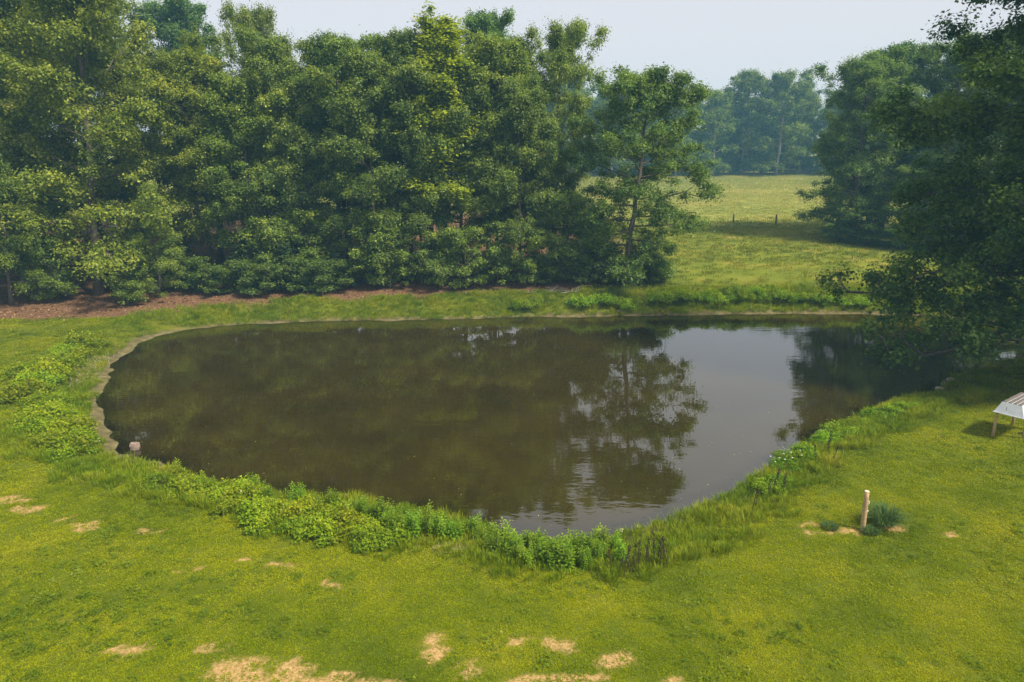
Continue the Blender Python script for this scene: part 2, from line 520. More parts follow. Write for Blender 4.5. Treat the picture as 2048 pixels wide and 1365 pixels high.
tag(water, 'murky brown farm pond mirroring the trees and pale sky', 'pond', kind='structure')


# ------------------------------------------------------------------ trees
def leaf_quads(P, Nrm, size, r, droop=0.0):
    """diamond leaves, lightly folded; P (n,3) centres, Nrm (n,3) normals"""
    n = len(P)
    Nrm = Nrm / (np.linalg.norm(Nrm, axis=1)[:, None] + 1e-9)
    t = r.normal(size=(n, 3)); t[:, 2] -= droop
    t -= (t * Nrm).sum(1)[:, None] * Nrm
    t /= np.linalg.norm(t, axis=1)[:, None] + 1e-9
    b = np.cross(Nrm, t)
    s = size * r.uniform(0.65, 1.3, n)[:, None]
    V = np.stack([P - t * s * 0.5, P + b * s * 0.36 - Nrm * s * 0.10, P + t * s * 0.55, P - b * s * 0.36 - Nrm * s * 0.10], 1).reshape(-1, 3)
    F = np.arange(4 * n).reshape(n, 4)
    return V, F


def make_tree(name, seed, H, R, base=0.15, limbs=22, prof='oval', leaf=0.27, nleaf=34000, clump=1.15, trunk_r=0.26, lean=0.0,
              mat='oak', bark='bark', dead=0, flat=0.62, per=7, rise=0.35, wob=1.0, fill=0):
    r = np.random.default_rng(seed)
    tr = Parts()
    zz = np.linspace(0, H * 0.96, 12)
    wig = np.cumsum(r.normal(0, 0.012 * H * wob / 2, (12, 2)), 0); wig[:2] = 0
    tp = np.stack([wig[:, 0] + lean * zz / H, wig[:, 1], zz], 1)
    rr = trunk_r * (1 - zz / H) ** 0.8 + 0.02; rr[0] *= 1.45
    zz2 = zz.copy(); tp2 = tp.copy(); tp2[0, 2] = -0.4
    tr.tube(tp2, rr, 8)
    C = []; CR = []

    def prad(t):
        if prof == 'oval': return (0.62 + 0.38 * math.sin(min(1, t * 1.6 + 0.15) * math.pi * 0.5)) * (1 - max(0, (t - 0.55) / 0.45) ** 2.0 * 0.78)
        if prof == 'cone': return 1.0 - 0.80 * t
        if prof == 'broad': return (1.0 - 0.50 * t) * min(1.0, 0.8 + t * 2)
        if prof == 'column': return (0.75 + 0.25 * math.sin(t * 3.1)) * (1 - 0.6 * max(0, t - .6) / .4)
        return 1.0
    for i in range(limbs + dead):
        isdead = i >= limbs
        t = (i + r.uniform(0, 1)) / limbs if not isdead else r.uniform(0.1, 0.5)
        zb = H * (base + (0.93 - base) * t ** 0.92)
        p0 = np.array([np.interp(zb, zz, tp[:, 0]), np.interp(zb, zz, tp[:, 1]), zb])
        az = i * 2.39996 + r.uniform(-0.5, 0.5)
        L = R * prad(t) * r.uniform(0.72, 1.15) * (0.75 if isdead else 1)
        el = (rise - 0.25) + 0.95 * t + r.uniform(-0.15, 0.2)
        dirh = np.array([math.cos(az), math.sin(az), 0])
        s = np.linspace(0, 1, 6)[:, None]
        pts = p0 + dirh * L * s * math.cos(min(el, 1.2)) ** 0.5 + np.array([0, 0, 1]) * L * (math.tan(min(el, 0.95)) * s * 0.8 - 0.22 * s ** 2 * (1 - t))
        pts[1:] += r.normal(0, 0.045 * L, (5, 3)) * s[1:]
        pts[:, 2] = np.minimum(pts[:, 2], H * 1.0)
        pts[:, 2] = np.maximum(pts[:, 2], 0.05 * H)
        r0 = max(0.035, trunk_r * 0.42 * (1 - t * 0.75) * (0.6 if isdead else 1))
        tr.tube(pts, np.linspace(r0, 0.02, 6), 5, False)
        nsub = per if not isdead else 5
        for k in range(nsub):
            u = 0.15 + 0.85 * (k + r.uniform(0.3, 1)) / nsub
            q0 = np.array([np.interp(u, s[:, 0], pts[:, a]) for a in range(3)])
            side = np.array([-dirh[1], dirh[0], 0]) * (1 if k % 2 else -1)
            dv = side * r.uniform(0.3, 1.0) + dirh * r.uniform(0.0, 0.7) + np.array([0, 0, r.uniform(-0.25, 0.55)])
            ln = L * 0.42 * (1.15 - 0.65 * u) * r.uniform(0.5, 1.2)
            q1 = q0 + dv * ln
            q1[2] = max(q1[2], 0.04 * H)
            mid = (q0 + q1) / 2 + r.normal(0, 0.06 * ln + 0.02, 3)
            tr.tube([q0, mid, q1], [r0 * 0.4 + 0.006, r0 * 0.28 + 0.006, 0.01], 4, False)
            if not isdead:
                C.append(q1); CR.append(clump * r.uniform(0.6, 1.25))
                if r.random() < 0.5: C.append(mid + r.normal(0, .2, 3)); CR.append(clump * r.uniform(0.5, 0.9))
        if not isdead: C.append(pts[-1]); CR.append(clump * r.uniform(0.7, 1.2))
    # outer shell of smaller sprays that rounds the crown off
    for k in range(fill):
        u = r.random() ** 0.85
        zf = H * (base + (1.0 - base) * u)
        if prof == 'oval': ev = max(0.0, math.sin(math.pi * min(1, 0.10 + 0.90 * u ** 0.9))) ** 0.55
        else: ev = prad(u)
        ev *= 0.9 + 0.18 * math.sin(3 * k * 2.39996 + u * 7)
        a_ = k * 2.39996; q = R * ev * r.uniform(0.62, 0.98)
        C.append(np.array([np.interp(zf, zz, tp[:, 0]) + math.cos(a_) * q, np.interp(zf, zz, tp[:, 1]) + math.sin(a_) * q, zf])); CR.append(clump * r.uniform(0.5, 0.95))
    # leader
    for k in range(5):
        C.append(tp[-1] + r.normal(0, 0.05 * H * R / 8, 3) * np.array([1, 1, .6]) - np.array([0, 0, 0.2 + k * clump * 0.5])); CR.append(clump * 0.8)
    C = np.array(C); CR = np.array(CR)
    wgt = CR ** 2; wgt /= wgt.sum()
    which = r.choice(len(C), nleaf, p=wgt)
    d = r.normal(size=(nleaf, 3)); d /= np.linalg.norm(d, axis=1)[:, None]
    d[:, 2] = np.where(d[:, 2] < -0.1, d[:, 2] * r.choice([1, -1], nleaf, p=[.55, .45]), d[:, 2])
    # lumpy clumps: sub-lobes
    rad = r.random(nleaf) ** 0.45
    lob = 0.72 + 0.42 * np.sin(d[:, 0] * 4.1 + which) * np.cos(d[:, 1] * 4.7 + which * 1.3)
    off = d * (rad * lob * CR[which] * r.choice([1.0, 1.25], nleaf, p=[.78, .22]))[:, None]
    off[:, 2] *= flat
    P = C[which] + off
    P[:, 2] = np.maximum(P[:, 2], 0.25 + r.random(nleaf) * 0.3)
    Nr = d * 0.55 + np.array([0, 0, 0.65]) + r.normal(0, 0.45, (nleaf, 3))
    V, F = leaf_quads(P, Nr, leaf, r, 0.5)
    ct = r.normal(0, 0.13, len(C))
    tint = np.clip(0.45 + ct[which] + r.normal(0, 0.2, nleaf) + 0.10 * (rad - 0.6), 0, 1)
    crown = np_mesh(name + '_crown', V, F, M[mat], {'tint': np.repeat(tint, 4)})
    trunk = tr.mesh(name + '_trunk', M[bark], True)
    return trunk, crown


PROTO = {}
PROTO['wide'] = make_tree('wide_oak', 11, 22, 7.2, 0.08, 26, 'oval', 0.20, 100000, 1.35, 0.30, 0.6, dead=1, flat=0.8, fill=110)
PROTO['tall'] = make_tree('tall_oak', 12, 24, 5.2, 0.22, 24, 'oval', 0.20, 84000, 1.25, 0.26, 0.4, dead=1, flat=0.8, fill=90)
PROTO['mid'] = make_tree('mid_maple', 13, 20, 4.8, 0.17, 24, 'oval', 0.19, 80000, 1.15, 0.20, -0.3, flat=0.85, fill=90)
PROTO['edge'] = make_tree('edge_oak', 14, 18, 5.8, 0.05, 24, 'cone', 0.20, 64000, 1.2, 0.20, 0.5, dead=1, flat=0.75, fill=50)
PROTO['poplar'] = make_tree('tulip_poplar', 15, 25, 3.0, 0.25, 40, 'column', 0.20, 46000, 0.8, 0.20, 0.2, mat='poplar', flat=1.2, rise=0.9, per=6, fill=30)
PROTO['lone'] = make_tree('lone_oak', 33, 20.4, 7.4, 0.08, 38, 'oval', 0.20, 110000, 1.2, 0.30, 1.5, dead=0, rise=0.14, wob=1.0, per=8, flat=0.8, fill=110)
PROTO['far'] = make_tree('far_oak', 17, 24, 7.2, 0.05, 26, 'oval', 0.36, 38000, 1.7, 0.34, 0.5, bark='pale_bark', flat=0.85, fill=80)
PROTO['far_tall'] = make_tree('far_tall_oak', 18, 25, 5.8, 0.06, 24, 'oval', 0.36, 32000, 1.6, 0.30, -0.4, bark='pale_bark', flat=0.85, fill=70)
PROTO['near'] = make_tree('near_maple', 19, 24, 10.2, 0.09, 60, 'broad', 0.19, 340000, 1.25, 0.42, 0.0, dead=1, per=11, rise=0.05, flat=0.85, fill=330)
PROTO['sapling'] = make_tree('young_oak', 20, 6.0, 2.3, 0.08, 16, 'oval', 0.18, 11000, 0.65, 0.06, 0.3, per=5, flat=0.8, fill=20)
PROTO['shrub'] = make_tree('understory_shrub', 22, 2.6, 1.7, 0.05, 14, 'oval', 0.15, 8000, 0.55, 0.035, 0.1, per=5, flat=0.8, fill=15)
PROTO['cedar'] = make_tree('young_cedar', 23, 4.2, 1.4, 0.05, 26, 'cone', 0.14, 9000, 0.36, 0.06, 0.0, mat='cedar', per=5, rise=0.2)


def plant_tree(name, proto, x, y, H, W=1.0, rz=0.0, col=(1, 1, 1), label='', cat='tree', group=None, hide=0):
    base = {'wide': 22, 'tall': 24, 'mid': 20, 'edge': 18, 'poplar': 25, 'lone': 20.4, 'far': 24, 'far_tall': 25, 'near': 24, 'sapling': 6, 'shrub': 2.6, 'cedar': 4.2}[proto]
    s = H / base
    e = empty(name, (x, y, zat(x, y)), rz)
    e.scale = (s * W, s * W, s)
    tag(e, label, cat, group)
    t, c = PROTO[proto]
    obj('trunk' if H > 3.5 else 'stem', t, e)
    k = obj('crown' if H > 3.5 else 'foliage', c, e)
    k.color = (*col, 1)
    return e


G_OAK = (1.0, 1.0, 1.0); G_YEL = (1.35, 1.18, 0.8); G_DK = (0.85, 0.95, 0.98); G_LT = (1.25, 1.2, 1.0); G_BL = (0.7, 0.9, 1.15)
FRONT = 'front row oaks of the wood behind the pond'
INNER = 'trees deeper in the wood behind the pond'
FARW = 'hazy trees of the far wood beyond the meadow'
RIGHT = 'dark trees beside the meadow, beyond the overhanging tree'
lab_front = 'leafy green oak in the front row of the wood behind the pond'
lab_inner = 'tall green tree deeper in the wood behind the front row'
lab_far = 'hazy blue green tree of the far wood at the top of the meadow'
# (proto, x, y, H, widthscale, rot, colour, label, group)
TREES = [
    ('wide', -34.71, 56.52, 23.85, 0.97, 0.4, G_YEL, 'big yellow green oak with exposed grey limbs at the outer corner of the wood', None),
    ('edge', -39.77, 53.28, 12.55, 1, 1.4, G_LT, 'low leafy oak with branches reaching the brown leaf litter by the lawn', None),
    ('edge', -29.27, 55.89, 9.11, 0.95, 2.1, G_LT, 'low spreading oak sweeping its branches onto the leaf litter beside the big yellow green oak', FRONT),
    ('tall', -27.17, 62.13, 19.13, 1.06, 2.9, G_YEL, 'slim yellow green oak just behind the low spreading oak', FRONT),
    ('mid', -23.4, 60.32, 17.14, 1.11, 0.9, G_LT, 'pale green maple next to the slim yellow green oak in the front row', FRONT),
    ('wide', -19.78, 62.98, 19.99, 0.86, 4.2, G_OAK, 'wide front row oak behind the small cedars at the edge of the wood', FRONT),
    ('tall', -14.92, 63.25, 20.53, 0.96, 1.7, G_DK, 'darkest front row oak of the wood, with a tall narrow crown', FRONT),
    ('mid', -12.06, 61.19, 18.81, 1.01, 5.0, G_OAK, 'leafy maple directly beside the darkest front row oak', FRONT),
    ('tall', -9.15, 63.11, 20.78, 1.01, 3.3, G_OAK, 'tall front row oak standing right beside the bright poplar', FRONT),
    ('edge', -8.05, 60.32, 13.95, 0.86, 0.2, G_OAK, 'bushy cone shaped oak at the foot of the bright poplar', FRONT),
    ('mid', -4.28, 61.31, 17.95, 1.01, 2.5, G_OAK, 'front row maple between the bright poplar and the dark towering tree', FRONT),
    ('tall', -1.65, 62.65, 20.4, 0.96, 5.6, G_LT, 'tall light green front row oak in front of the dark towering tree', FRONT),
    ('mid', 1.12, 60.92, 17.06, 0.91, 3.9, G_OAK, 'smaller maple standing behind the bleached fallen branches', FRONT),
    ('wide', 3.86, 65.92, 21.26, 0.67, 1.1, G_LT, 'tall rounded oak at the meadow end of the wood', None),
    ('edge', 3.59, 62.16, 13.73, 0.72, 4.6, G_OAK, 'low cone shaped oak under the tall rounded oak', FRONT),
    ('poplar', -5.8, 61.0, 22.6, 1.6, 0.3, (1.15, 1.15, 1), 'slender bright yellow green poplar rising above the wood', None),
    ('poplar', 2.08, 63.84, 18.37, 0.71, 1.9, (0.6, 0.65, 1), 'thin pale poplar spire just below the tall rounded oak crown', None),
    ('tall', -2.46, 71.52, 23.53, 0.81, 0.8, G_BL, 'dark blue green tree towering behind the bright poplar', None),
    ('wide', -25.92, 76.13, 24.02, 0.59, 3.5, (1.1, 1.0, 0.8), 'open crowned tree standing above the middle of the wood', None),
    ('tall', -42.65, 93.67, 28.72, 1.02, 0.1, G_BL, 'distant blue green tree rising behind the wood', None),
    ('poplar', -31.97, 74.91, 22.48, 1.01, 2.2, (0.8, 0.85, 1), 'small bright poplar top above the yellow green oaks', None),
    ('tall', -42.2, 60.71, 25.06, 1.12, 2.0, G_YEL, lab_inner, INNER), ('wide', -46.92, 57.65, 24.9, 1.02, 1.0, G_LT, lab_inner, INNER),
    ('tall', -40.52, 68.25, 25.97, 1.12, 4.0, G_OAK, lab_inner, INNER), ('wide', -33.8, 67.13, 18.92, 0.91, 5.5, G_YEL, lab_inner, INNER),
    ('tall', -28.97, 68.01, 18.24, 1.01, 0.6, G_LT, lab_inner, INNER), ('mid', -21.94, 68.01, 18.67, 1.11, 2.3, G_OAK, lab_inner, INNER),
    ('tall', -16.72, 69.94, 19.57, 1.01, 4.4, G_OAK, lab_inner, INNER), ('mid', -11.9, 67.39, 20.46, 1.11, 1.2, G_DK, lab_inner, INNER),
    ('tall', -7.87, 69.53, 20.31, 1.01, 3.0, G_OAK, lab_inner, INNER), ('mid', -0.9, 67.62, 20.36, 1.01, 0.0, G_OAK, lab_inner, INNER),
    ('wide', -50.06, 69.82, 25.91, 1.02, 2.6, G_LT, lab_inner, INNER), ('tall', -36.39, 81.05, 20.57, 1.11, 1.3, G_OAK, lab_inner, INNER),
    ('tall', -19.98, 79.52, 21.47, 1.11, 5.2, G_OAK, lab_inner, INNER), ('mid', -12.19, 79.7, 20.66, 1.21, 3.7, G_DK, lab_inner, INNER),
    ('wide', -53.77, 86.36, 26.49, 1.12, 0.9, G_OAK, lab_inner, INNER), ('tall', -28.63, 89.86, 19.76, 1.11, 2.8, G_DK, lab_inner, INNER),
    ('mid', -16.53, 91.85, 20.66, 1.21, 0.7, G_DK, lab_inner, INNER),
    ('lone', 10.15, 60.54, 17.7, 1.01, 0.0, (0.85, 0.95, 0.9), 'open branched dark green oak standing alone between the wood and the meadow', None),
    ('mid', 44.6, 86.5, 21.5, 1.15, 2.7, G_DK, 'dark maple standing behind the spreading meadow oak', None),
    ('wide', 41.6, 83.6, 19.5, 1.0, 3.9, G_DK, 'spreading dark oak with foliage down to the meadow grass', None),
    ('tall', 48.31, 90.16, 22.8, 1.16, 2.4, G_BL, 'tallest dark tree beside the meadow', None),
    ('wide', 52.36, 85.14, 21.57, 0.91, 4.4, G_DK, 'dark tree beside the meadow seen past the overhanging branches', RIGHT),
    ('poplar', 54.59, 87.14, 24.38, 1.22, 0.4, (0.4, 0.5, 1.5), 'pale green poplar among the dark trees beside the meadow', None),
    ('wide', 59.53, 90.69, 23.36, 1.01, 5.3, G_DK, 'dark tree beside the meadow seen past the overhanging branches', RIGHT),
    ('tall', 45.23, 76.13, 10.41, 1.3, 1.5, G_DK, 'low dark tree at the foot of the spreading meadow oak', None),
    ('mid', 52.61, 73.22, 19.09, 1.21, 3.3, G_OAK, 'dark tree beside the meadow seen past the overhanging branches', RIGHT),
    ('mid', 62.73, 76.26, 20.67, 1.21, 1.3, G_DK, 'dark tree beside the meadow seen past the overhanging branches', RIGHT),
    ('edge', 31.33, 28.74, 17.03, 0.96, 0.9, (0.58, 0.72, 0.58), 'dark lower tree on the lawn right behind the canopy on posts', None),  # leaf tint darkened to paint shade into a crown the sun lights
    ('near', 31.17, 36.82, 27.84, 0.95, 0.55, (0.58, 0.72, 0.58), 'huge dark tree with boughs hanging over the pond beside the canopy on posts', None),  # same darkened leaf tint: shade of the camera-facing side put into the colour
]
rf = np.random.default_rng(5)
K = 1.2
FX = [(-52, 172), (-38, 176), (-24, 171), (-10, 174), (3, 170), (14, 173), (24, 170), (32, 174), (40, 172), (48.5, 170.5), (57, 175), (64, 170.5), (71, 174), (79, 170), (90, 173), (102, 170), (115, 175)]
for i, (fx, fy) in enumerate(FX):
    Ht = {6: 21.0, 7: 19.5, 8: 18, 9: 19.5, 10: 23.5, 11: 23.0, 12: 20, 13: 19}.get(i, float(rf.uniform(19, 24))) * K
    g_ = 0.9 + 0.25 * float(rf.random())
    TREES.append(('far' if i % 3 else 'far_tall', fx * K, fy * K, Ht, 1.05, float(rf.uniform(0, 6)), (g_, g_, 0.9), lab_far, FARW))
for row, fy0, hlo, hhi, W_ in ((0, 186, 18, 21.5, 1.2), (1, 198, 17, 20, 1.3), (2, 212, 16, 19, 1.4)):
    for i in range(17):
        fx = -62 + row * 5 + i * 11.5 + float(rf.uniform(-3, 3)); fy = fy0 + float(rf.uniform(-4, 5))
        TREES.append(('far_tall' if (i + row) % 2 else 'far', fx * K, fy * K, float(rf.uniform(hlo, hhi)) * K, W_, float(rf.uniform(0, 6)), (0.9, 0.95, 0.95), lab_far, FARW))
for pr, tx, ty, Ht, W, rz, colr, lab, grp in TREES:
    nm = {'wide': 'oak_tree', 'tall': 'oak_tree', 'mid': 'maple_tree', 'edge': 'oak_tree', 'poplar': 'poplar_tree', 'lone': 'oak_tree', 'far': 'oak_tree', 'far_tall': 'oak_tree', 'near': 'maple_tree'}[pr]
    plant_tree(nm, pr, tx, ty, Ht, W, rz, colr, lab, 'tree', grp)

# understory: saplings, shrubs, small cedars
lab_sap = 'young leafy sapling at the shaded foot of the wood'
for i, (sx_, sy_, h_) in enumerate([(-30.72, 53.67, 3.8), (-10.6, 58.7, 5.32), (-6.23, 59.12, 4.72), (-3.96, 58.81, 5.1), (-12.69, 59.64, 6.12), (-1.31, 59.85, 5.44), (2.07, 59.67, 4.9), (-20.7, 59.51, 5.64), (-37.06, 54.8, 4.83), (6.3, 61.11, 4.64), (6.99, 62.04, 5.98), (-42.6, 51.82, 5.89), (-17.28, 60.21, 6.08)]):
    plant_tree('sapling', 'sapling', sx_, sy_, h_, 1.1, i * 1.3, (1.15, 1.15, 1.0), lab_sap, 'sapling', 'saplings along the front of the wood')
lab_und = 'dark low shrub on the leaf litter under the wood'
for i, (sx_, sy_, h_) in enumerate([(-25.28, 57.16, 2.11), (-22.78, 57.35, 2.48), (-20.84, 57.04, 2.29), (-18.48, 57.84, 2.67), (-16.58, 57.72, 2.46), (-14.7, 58.27, 2.28), (-27.43, 58.11, 2.47), (-12.22, 59.64, 2.06), (3.26, 60.55, 2.06), (5.6, 60.36, 2.43), (-31.81, 59.35, 2.25), (-8.39, 61.01, 1.86)]):
    plant_tree('woodland_shrub', 'shrub', sx_, sy_, h_, 1.2, i * 2.1, (0.7, 0.75, 0.8), lab_und, 'shrub', 'low shrubs under the wood')
for i, (sx_, sy_, h_) in enumerate([(8.01, 60.48, 2.25), (8.71, 61.41, 2.42), (11.56, 61.03, 2.43), (12.49, 61.39, 2.06), (13.56, 62.08, 1.49)]):
    plant_tree('bank_shrub', 'shrub', sx_, sy_, h_, 1.2, i * 1.7, (0.7, 0.75, 0.85), 'dark bushy shrub at the foot of the lone oak', 'shrub', 'shrubs round the lone oak')
for i, (sx_, sy_, h_) in enumerate([(-19.43, 58.33, 4.16), (-15.3, 58.96, 3.6), (7.44, 60.86, 3.91), (-23.26, 58.65, 3.98)]):
    plant_tree('cedar_tree', 'cedar', sx_, sy_, h_, 1.1, i * 1.7, (1, 1, 1), 'small dark cedar tucked in at the front of the wood', 'tree', 'small cedars at the front of the wood')
for i, (sx_, sy_, h_) in enumerate([(40.42, 78.26, 3.91), (42.99, 76.02, 4.34), (46.13, 74.43, 4.79), (38.09, 80.98, 3.46), (49.81, 71.22, 5.25)]):
    plant_tree('meadow_shrub', 'sapling', sx_, sy_, h_, 1.6, i * 1.9, (0.75, 0.9, 1.0), 'dark thicket shrub at the foot of the trees beside the meadow', 'shrub', 'thicket shrubs beside the meadow')


for i in range(30):
    sx_ = -44 + i * 5.4 + float(rf.uniform(-1.5, 1.5)); sy_ = 214 + float(rf.uniform(-2, 5))
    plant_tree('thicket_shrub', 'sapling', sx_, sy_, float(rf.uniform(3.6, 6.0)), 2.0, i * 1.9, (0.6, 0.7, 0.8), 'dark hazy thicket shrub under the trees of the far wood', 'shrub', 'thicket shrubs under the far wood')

# ------------------------------------------------------------------ bank plants
def make_bush(name, seed, R, Hh, leaf, nleaf, mat):
    r = np.random.default_rng(seed)
    st = Parts(); C = []
    for i in range(26):
        a = r.uniform(0, 2 * math.pi); q = R * math.sqrt(r.random())
        top = np.array([math.cos(a) * q, math.sin(a) * q, Hh * (1 - 0.55 * (q / R) ** 2) * r.uniform(0.5, 1.05)])
        st.tube([top * np.array([.35, .35, 0]) - np.array([0, 0, .06]), top * np.array([.7, .7, .6]), top], [0.008, 0.006, 0.003], 4, False)
        C.append(top)
    C = np.array(C); w_ = r.integers(0, len(C), nleaf)
    d = r.normal(size=(nleaf, 3)); d /= np.linalg.norm(d, axis=1)[:, None]
    P = C[w_] + d * (r.random(nleaf) ** .5)[:, None] * np.array([.24, .24, .17]) * (R / 0.7)
    P[:, 2] = np.maximum(P[:, 2] * r.uniform(0.55, 1, nleaf), 0.02)
    V, F = leaf_quads(P, d * .4 + np.array([0, 0, .9]) + r.normal(0, .4, (nleaf, 3)), leaf, r, .4)
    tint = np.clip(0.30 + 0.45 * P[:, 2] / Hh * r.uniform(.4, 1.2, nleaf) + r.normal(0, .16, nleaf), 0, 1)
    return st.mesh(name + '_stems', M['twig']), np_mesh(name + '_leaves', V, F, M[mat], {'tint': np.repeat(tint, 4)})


def blade_leaves(r, base, dirs, length, width, nseg=2, droop=0.5):
    """lance-shaped bent leaves: base (n,3), dirs (n,3)"""
    n_ = len(base)
    dirs = dirs / np.linalg.norm(dirs, axis=1)[:, None]
    side = np.cross(dirs, np.array([0, 0, 1.0])); side /= np.linalg.norm(side, axis=1)[:, None] + 1e-6
    L = np.asarray(length).reshape(-1, 1) * np.ones((n_, 1)); W = np.asarray(width).reshape(-1, 1) * np.ones((n_, 1))
    p1 = base + dirs * L * 0.5; p2 = base + dirs * L; p2[:, 2] -= (L * droop)[:, 0]; p1[:, 2] -= (L * droop * 0.18)[:, 0]
    V = np.stack([base, p1 + side * W * .5, p2, p1 - side * W * .5], 1).reshape(-1, 3)
    idx = np.arange(n_)[:, None] * 4
    F = np.concatenate([idx + np.array([[0, 1, 3]]), idx + np.array([[1, 2, 3]])])
    return V, F


def make_weed(name, seed, Hh, nst, mat):
    r = np.random.default_rng(seed)
    st = Parts(); B = []; D = []; LL = []
    for i in range(nst):
        a = r.uniform(0, 6.28); q = r.uniform(0, .16); h = Hh * r.uniform(.7, 1.05); ln = r.uniform(0, .2)
        p0 = np.array([math.cos(a) * q, math.sin(a) * q, -.05]); p1 = p0 + np.array([math.cos(a) * ln, math.sin(a) * ln, h])
        st.tube([p0, (p0 + p1) / 2 + r.normal(0, .01, 3), p1], [.008, .006, .003], 4, False)
        k = 26
        for j in range(k):
            t = (j + 1) / k
            b = p0 + (p1 - p0) * (0.12 + 0.88 * t)
            az = j * 2.4 + i
            B.append(b); D.append((math.cos(az), math.sin(az), .35 + .7 * t)); LL.append((.23 - .11 * t) * r.uniform(.8, 1.2) * (Hh / .9) ** .5)
    V, F = blade_leaves(r, np.array(B), np.array(D, float), np.array(LL), np.array(LL) * .34, droop=.45)
    tint = np.clip(r.normal(.45, .18, len(B)) + 0.2 * np.array(B)[:, 2] / Hh, 0, 1)
    return st.mesh(name + '_stems', M['twig']), np_mesh(name + '_leaves', V, F, M[mat], {'tint': np.repeat(tint, 4)})


def make_tuft(name, seed, nb, spread, h, wdt, mat, lean=.6):
    r = np.random.default_rng(seed)
    a = r.uniform(0, 6.283, nb); q = spread * np.sqrt(r.random(nb))
    B = np.stack([np.cos(a) * q, np.sin(a) * q, np.full(nb, -.01)], 1)
    a2 = a + r.normal(0, .8, nb); l = r.uniform(.1, lean, nb)
    D = np.stack([np.cos(a2) * l, np.sin(a2) * l, np.ones(nb)], 1)
    L = h * r.uniform(.55, 1.15, nb)
    V, F = blade_leaves(r, B, D, L, np.full(nb, wdt) * r.uniform(.7, 1.3, nb), droop=.18 + .25 * lean)
    # blades are flat ribbons: turn the wide axis round
    tint = np.clip(r.normal(.5, .2, nb), 0, 1)
    return np_mesh(name, V, F, mat, {'tint': np.repeat(tint, 4)})


BUSH = [make_bush('bramble%d' % i, 40 + i, .75, .72, .085, 1500, 'bramble') for i in range(3)]
WEED = [make_weed('weed%d' % i, 50 + i, .95, 9, 'weed') for i in range(3)]


def place_bush(name, variants, i, x, y, s, sz, col, label, cat, group):
    e = empty(name, (x, y, zat(x, y) - 0.02), i * 2.4)
    s *= 1.17 if y < 45 else 0.95
    e.scale = (s, s, s * sz)
    tag(e, label, cat, group)
    a, b = variants[i % len(variants)]
    obj('stems', a, e)
    f_ = 0.78 + 0.5 * ((i * 61) % 17) / 17
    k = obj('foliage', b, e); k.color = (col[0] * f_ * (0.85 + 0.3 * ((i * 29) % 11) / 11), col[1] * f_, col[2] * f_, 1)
    return e


def along(pts, step, jit, r):
    pts = np.array(pts, float); seg = np.linalg.norm(np.diff(pts, axis=0), axis=1); L = np.concatenate([[0], np.cumsum(seg)])
    s = np.arange(0, L[-1], step)
    P = np.stack([np.interp(s, L, pts[:, 0]), np.interp(s, L, pts[:, 1])], 1)
    return P + r.normal(0, jit, P.shape)


rb = np.random.default_rng(77)
cnt = 0
for row, jit in ((0.0, .22), (0.75, .22)):
    for px_, py_ in along([(-13.19, 23.11), (-11.24, 22.52), (-8.82, 21.02), (-6.95, 20.19), (-5.13, 19.37), (-3.79, 18.66)], .62, jit, rb):
        place_bush('bramble_bush', BUSH, cnt, px_ + row * .35, py_ + row * .8, rb.uniform(.55, .95), rb.uniform(.8, 1.25), (1, 1, 1),
                   'yellow green bramble bush in the dense band along the near bank', 'bush', 'brambles on the near bank'); cnt += 1
for row in range(2):
    for px_, py_ in along([(-18.02, 25.9), (-21.01, 29.17), (-24.3, 33.03), (-26.56, 37.16), (-27.71, 41.05), (-27.21, 43.07)], .95, .3, rb):
        if rb.random() < .22: continue
        off = row * .85 * min(1, max(0.25, (py_ - 22.5) / 6)) - .5
        place_bush('bramble_bush', BUSH, cnt, px_ - off - .2, py_ + off * .1, rb.uniform(.8, 1.35), rb.uniform(.7, 1.1), (.95, .97, 1),
                   'yellow green bramble bush in the thicket on the lawn side of the muddy shore', 'bush', 'brambles beside the muddy shore'); cnt += 1
for px_, py_ in [(0.68, 55.82), (1.54, 55.88), (2.5, 56.02), (7.64, 55.97), (8.59, 56.04), (9.18, 55.8), (12.04, 56.38), (12.81, 56.57), (15.4, 56.67), (16.36, 56.86), (17.19, 57.01), (18.13, 57.26), (19.09, 57.06), (19.91, 56.98), (20.92, 56.96), (22.17, 57.52), (23.28, 57.24), (24.26, 57.27), (25.16, 56.83), (26.08, 56.67), (27.08, 56.79), (14.15, 56.77), (5.94, 55.71), (16.83, 57.61), (18.54, 57.91), (20.39, 57.8), (22.53, 58.16), (28.36, 56.61), (29.59, 56.7)]:
    place_bush('bank_bush', BUSH, cnt, px_ + rb.normal(0, .2), py_ + rb.normal(0, .2), rb.uniform(1.0, 1.7), rb.uniform(.8, 1.1), (.8, .95, .9),
               'green bush on the far bank between the water and the meadow', 'bush', 'bushes on the far bank'); cnt += 1
for px_, py_ in [(11.5, 26.03), (12.03, 26.27), (10.93, 25.38), (16.49, 30.06), (17.32, 30.6), (15.63, 29.46), (18.28, 30.99), (10.16, 23.72), (9.57, 23.36), (19.29, 31.32), (13.89, 28.03), (14.85, 28.8)]:
    place_bush('leafy_bush', BUSH, cnt, px_, py_, rb.uniform(.6, .95), rb.uniform(.7, 1.0), (.75, .95, .9),
               'green leafy bush low in the grass of the bank below the post', 'bush', 'leafy bushes on the bank below the post'); cnt += 1
cnt = 0
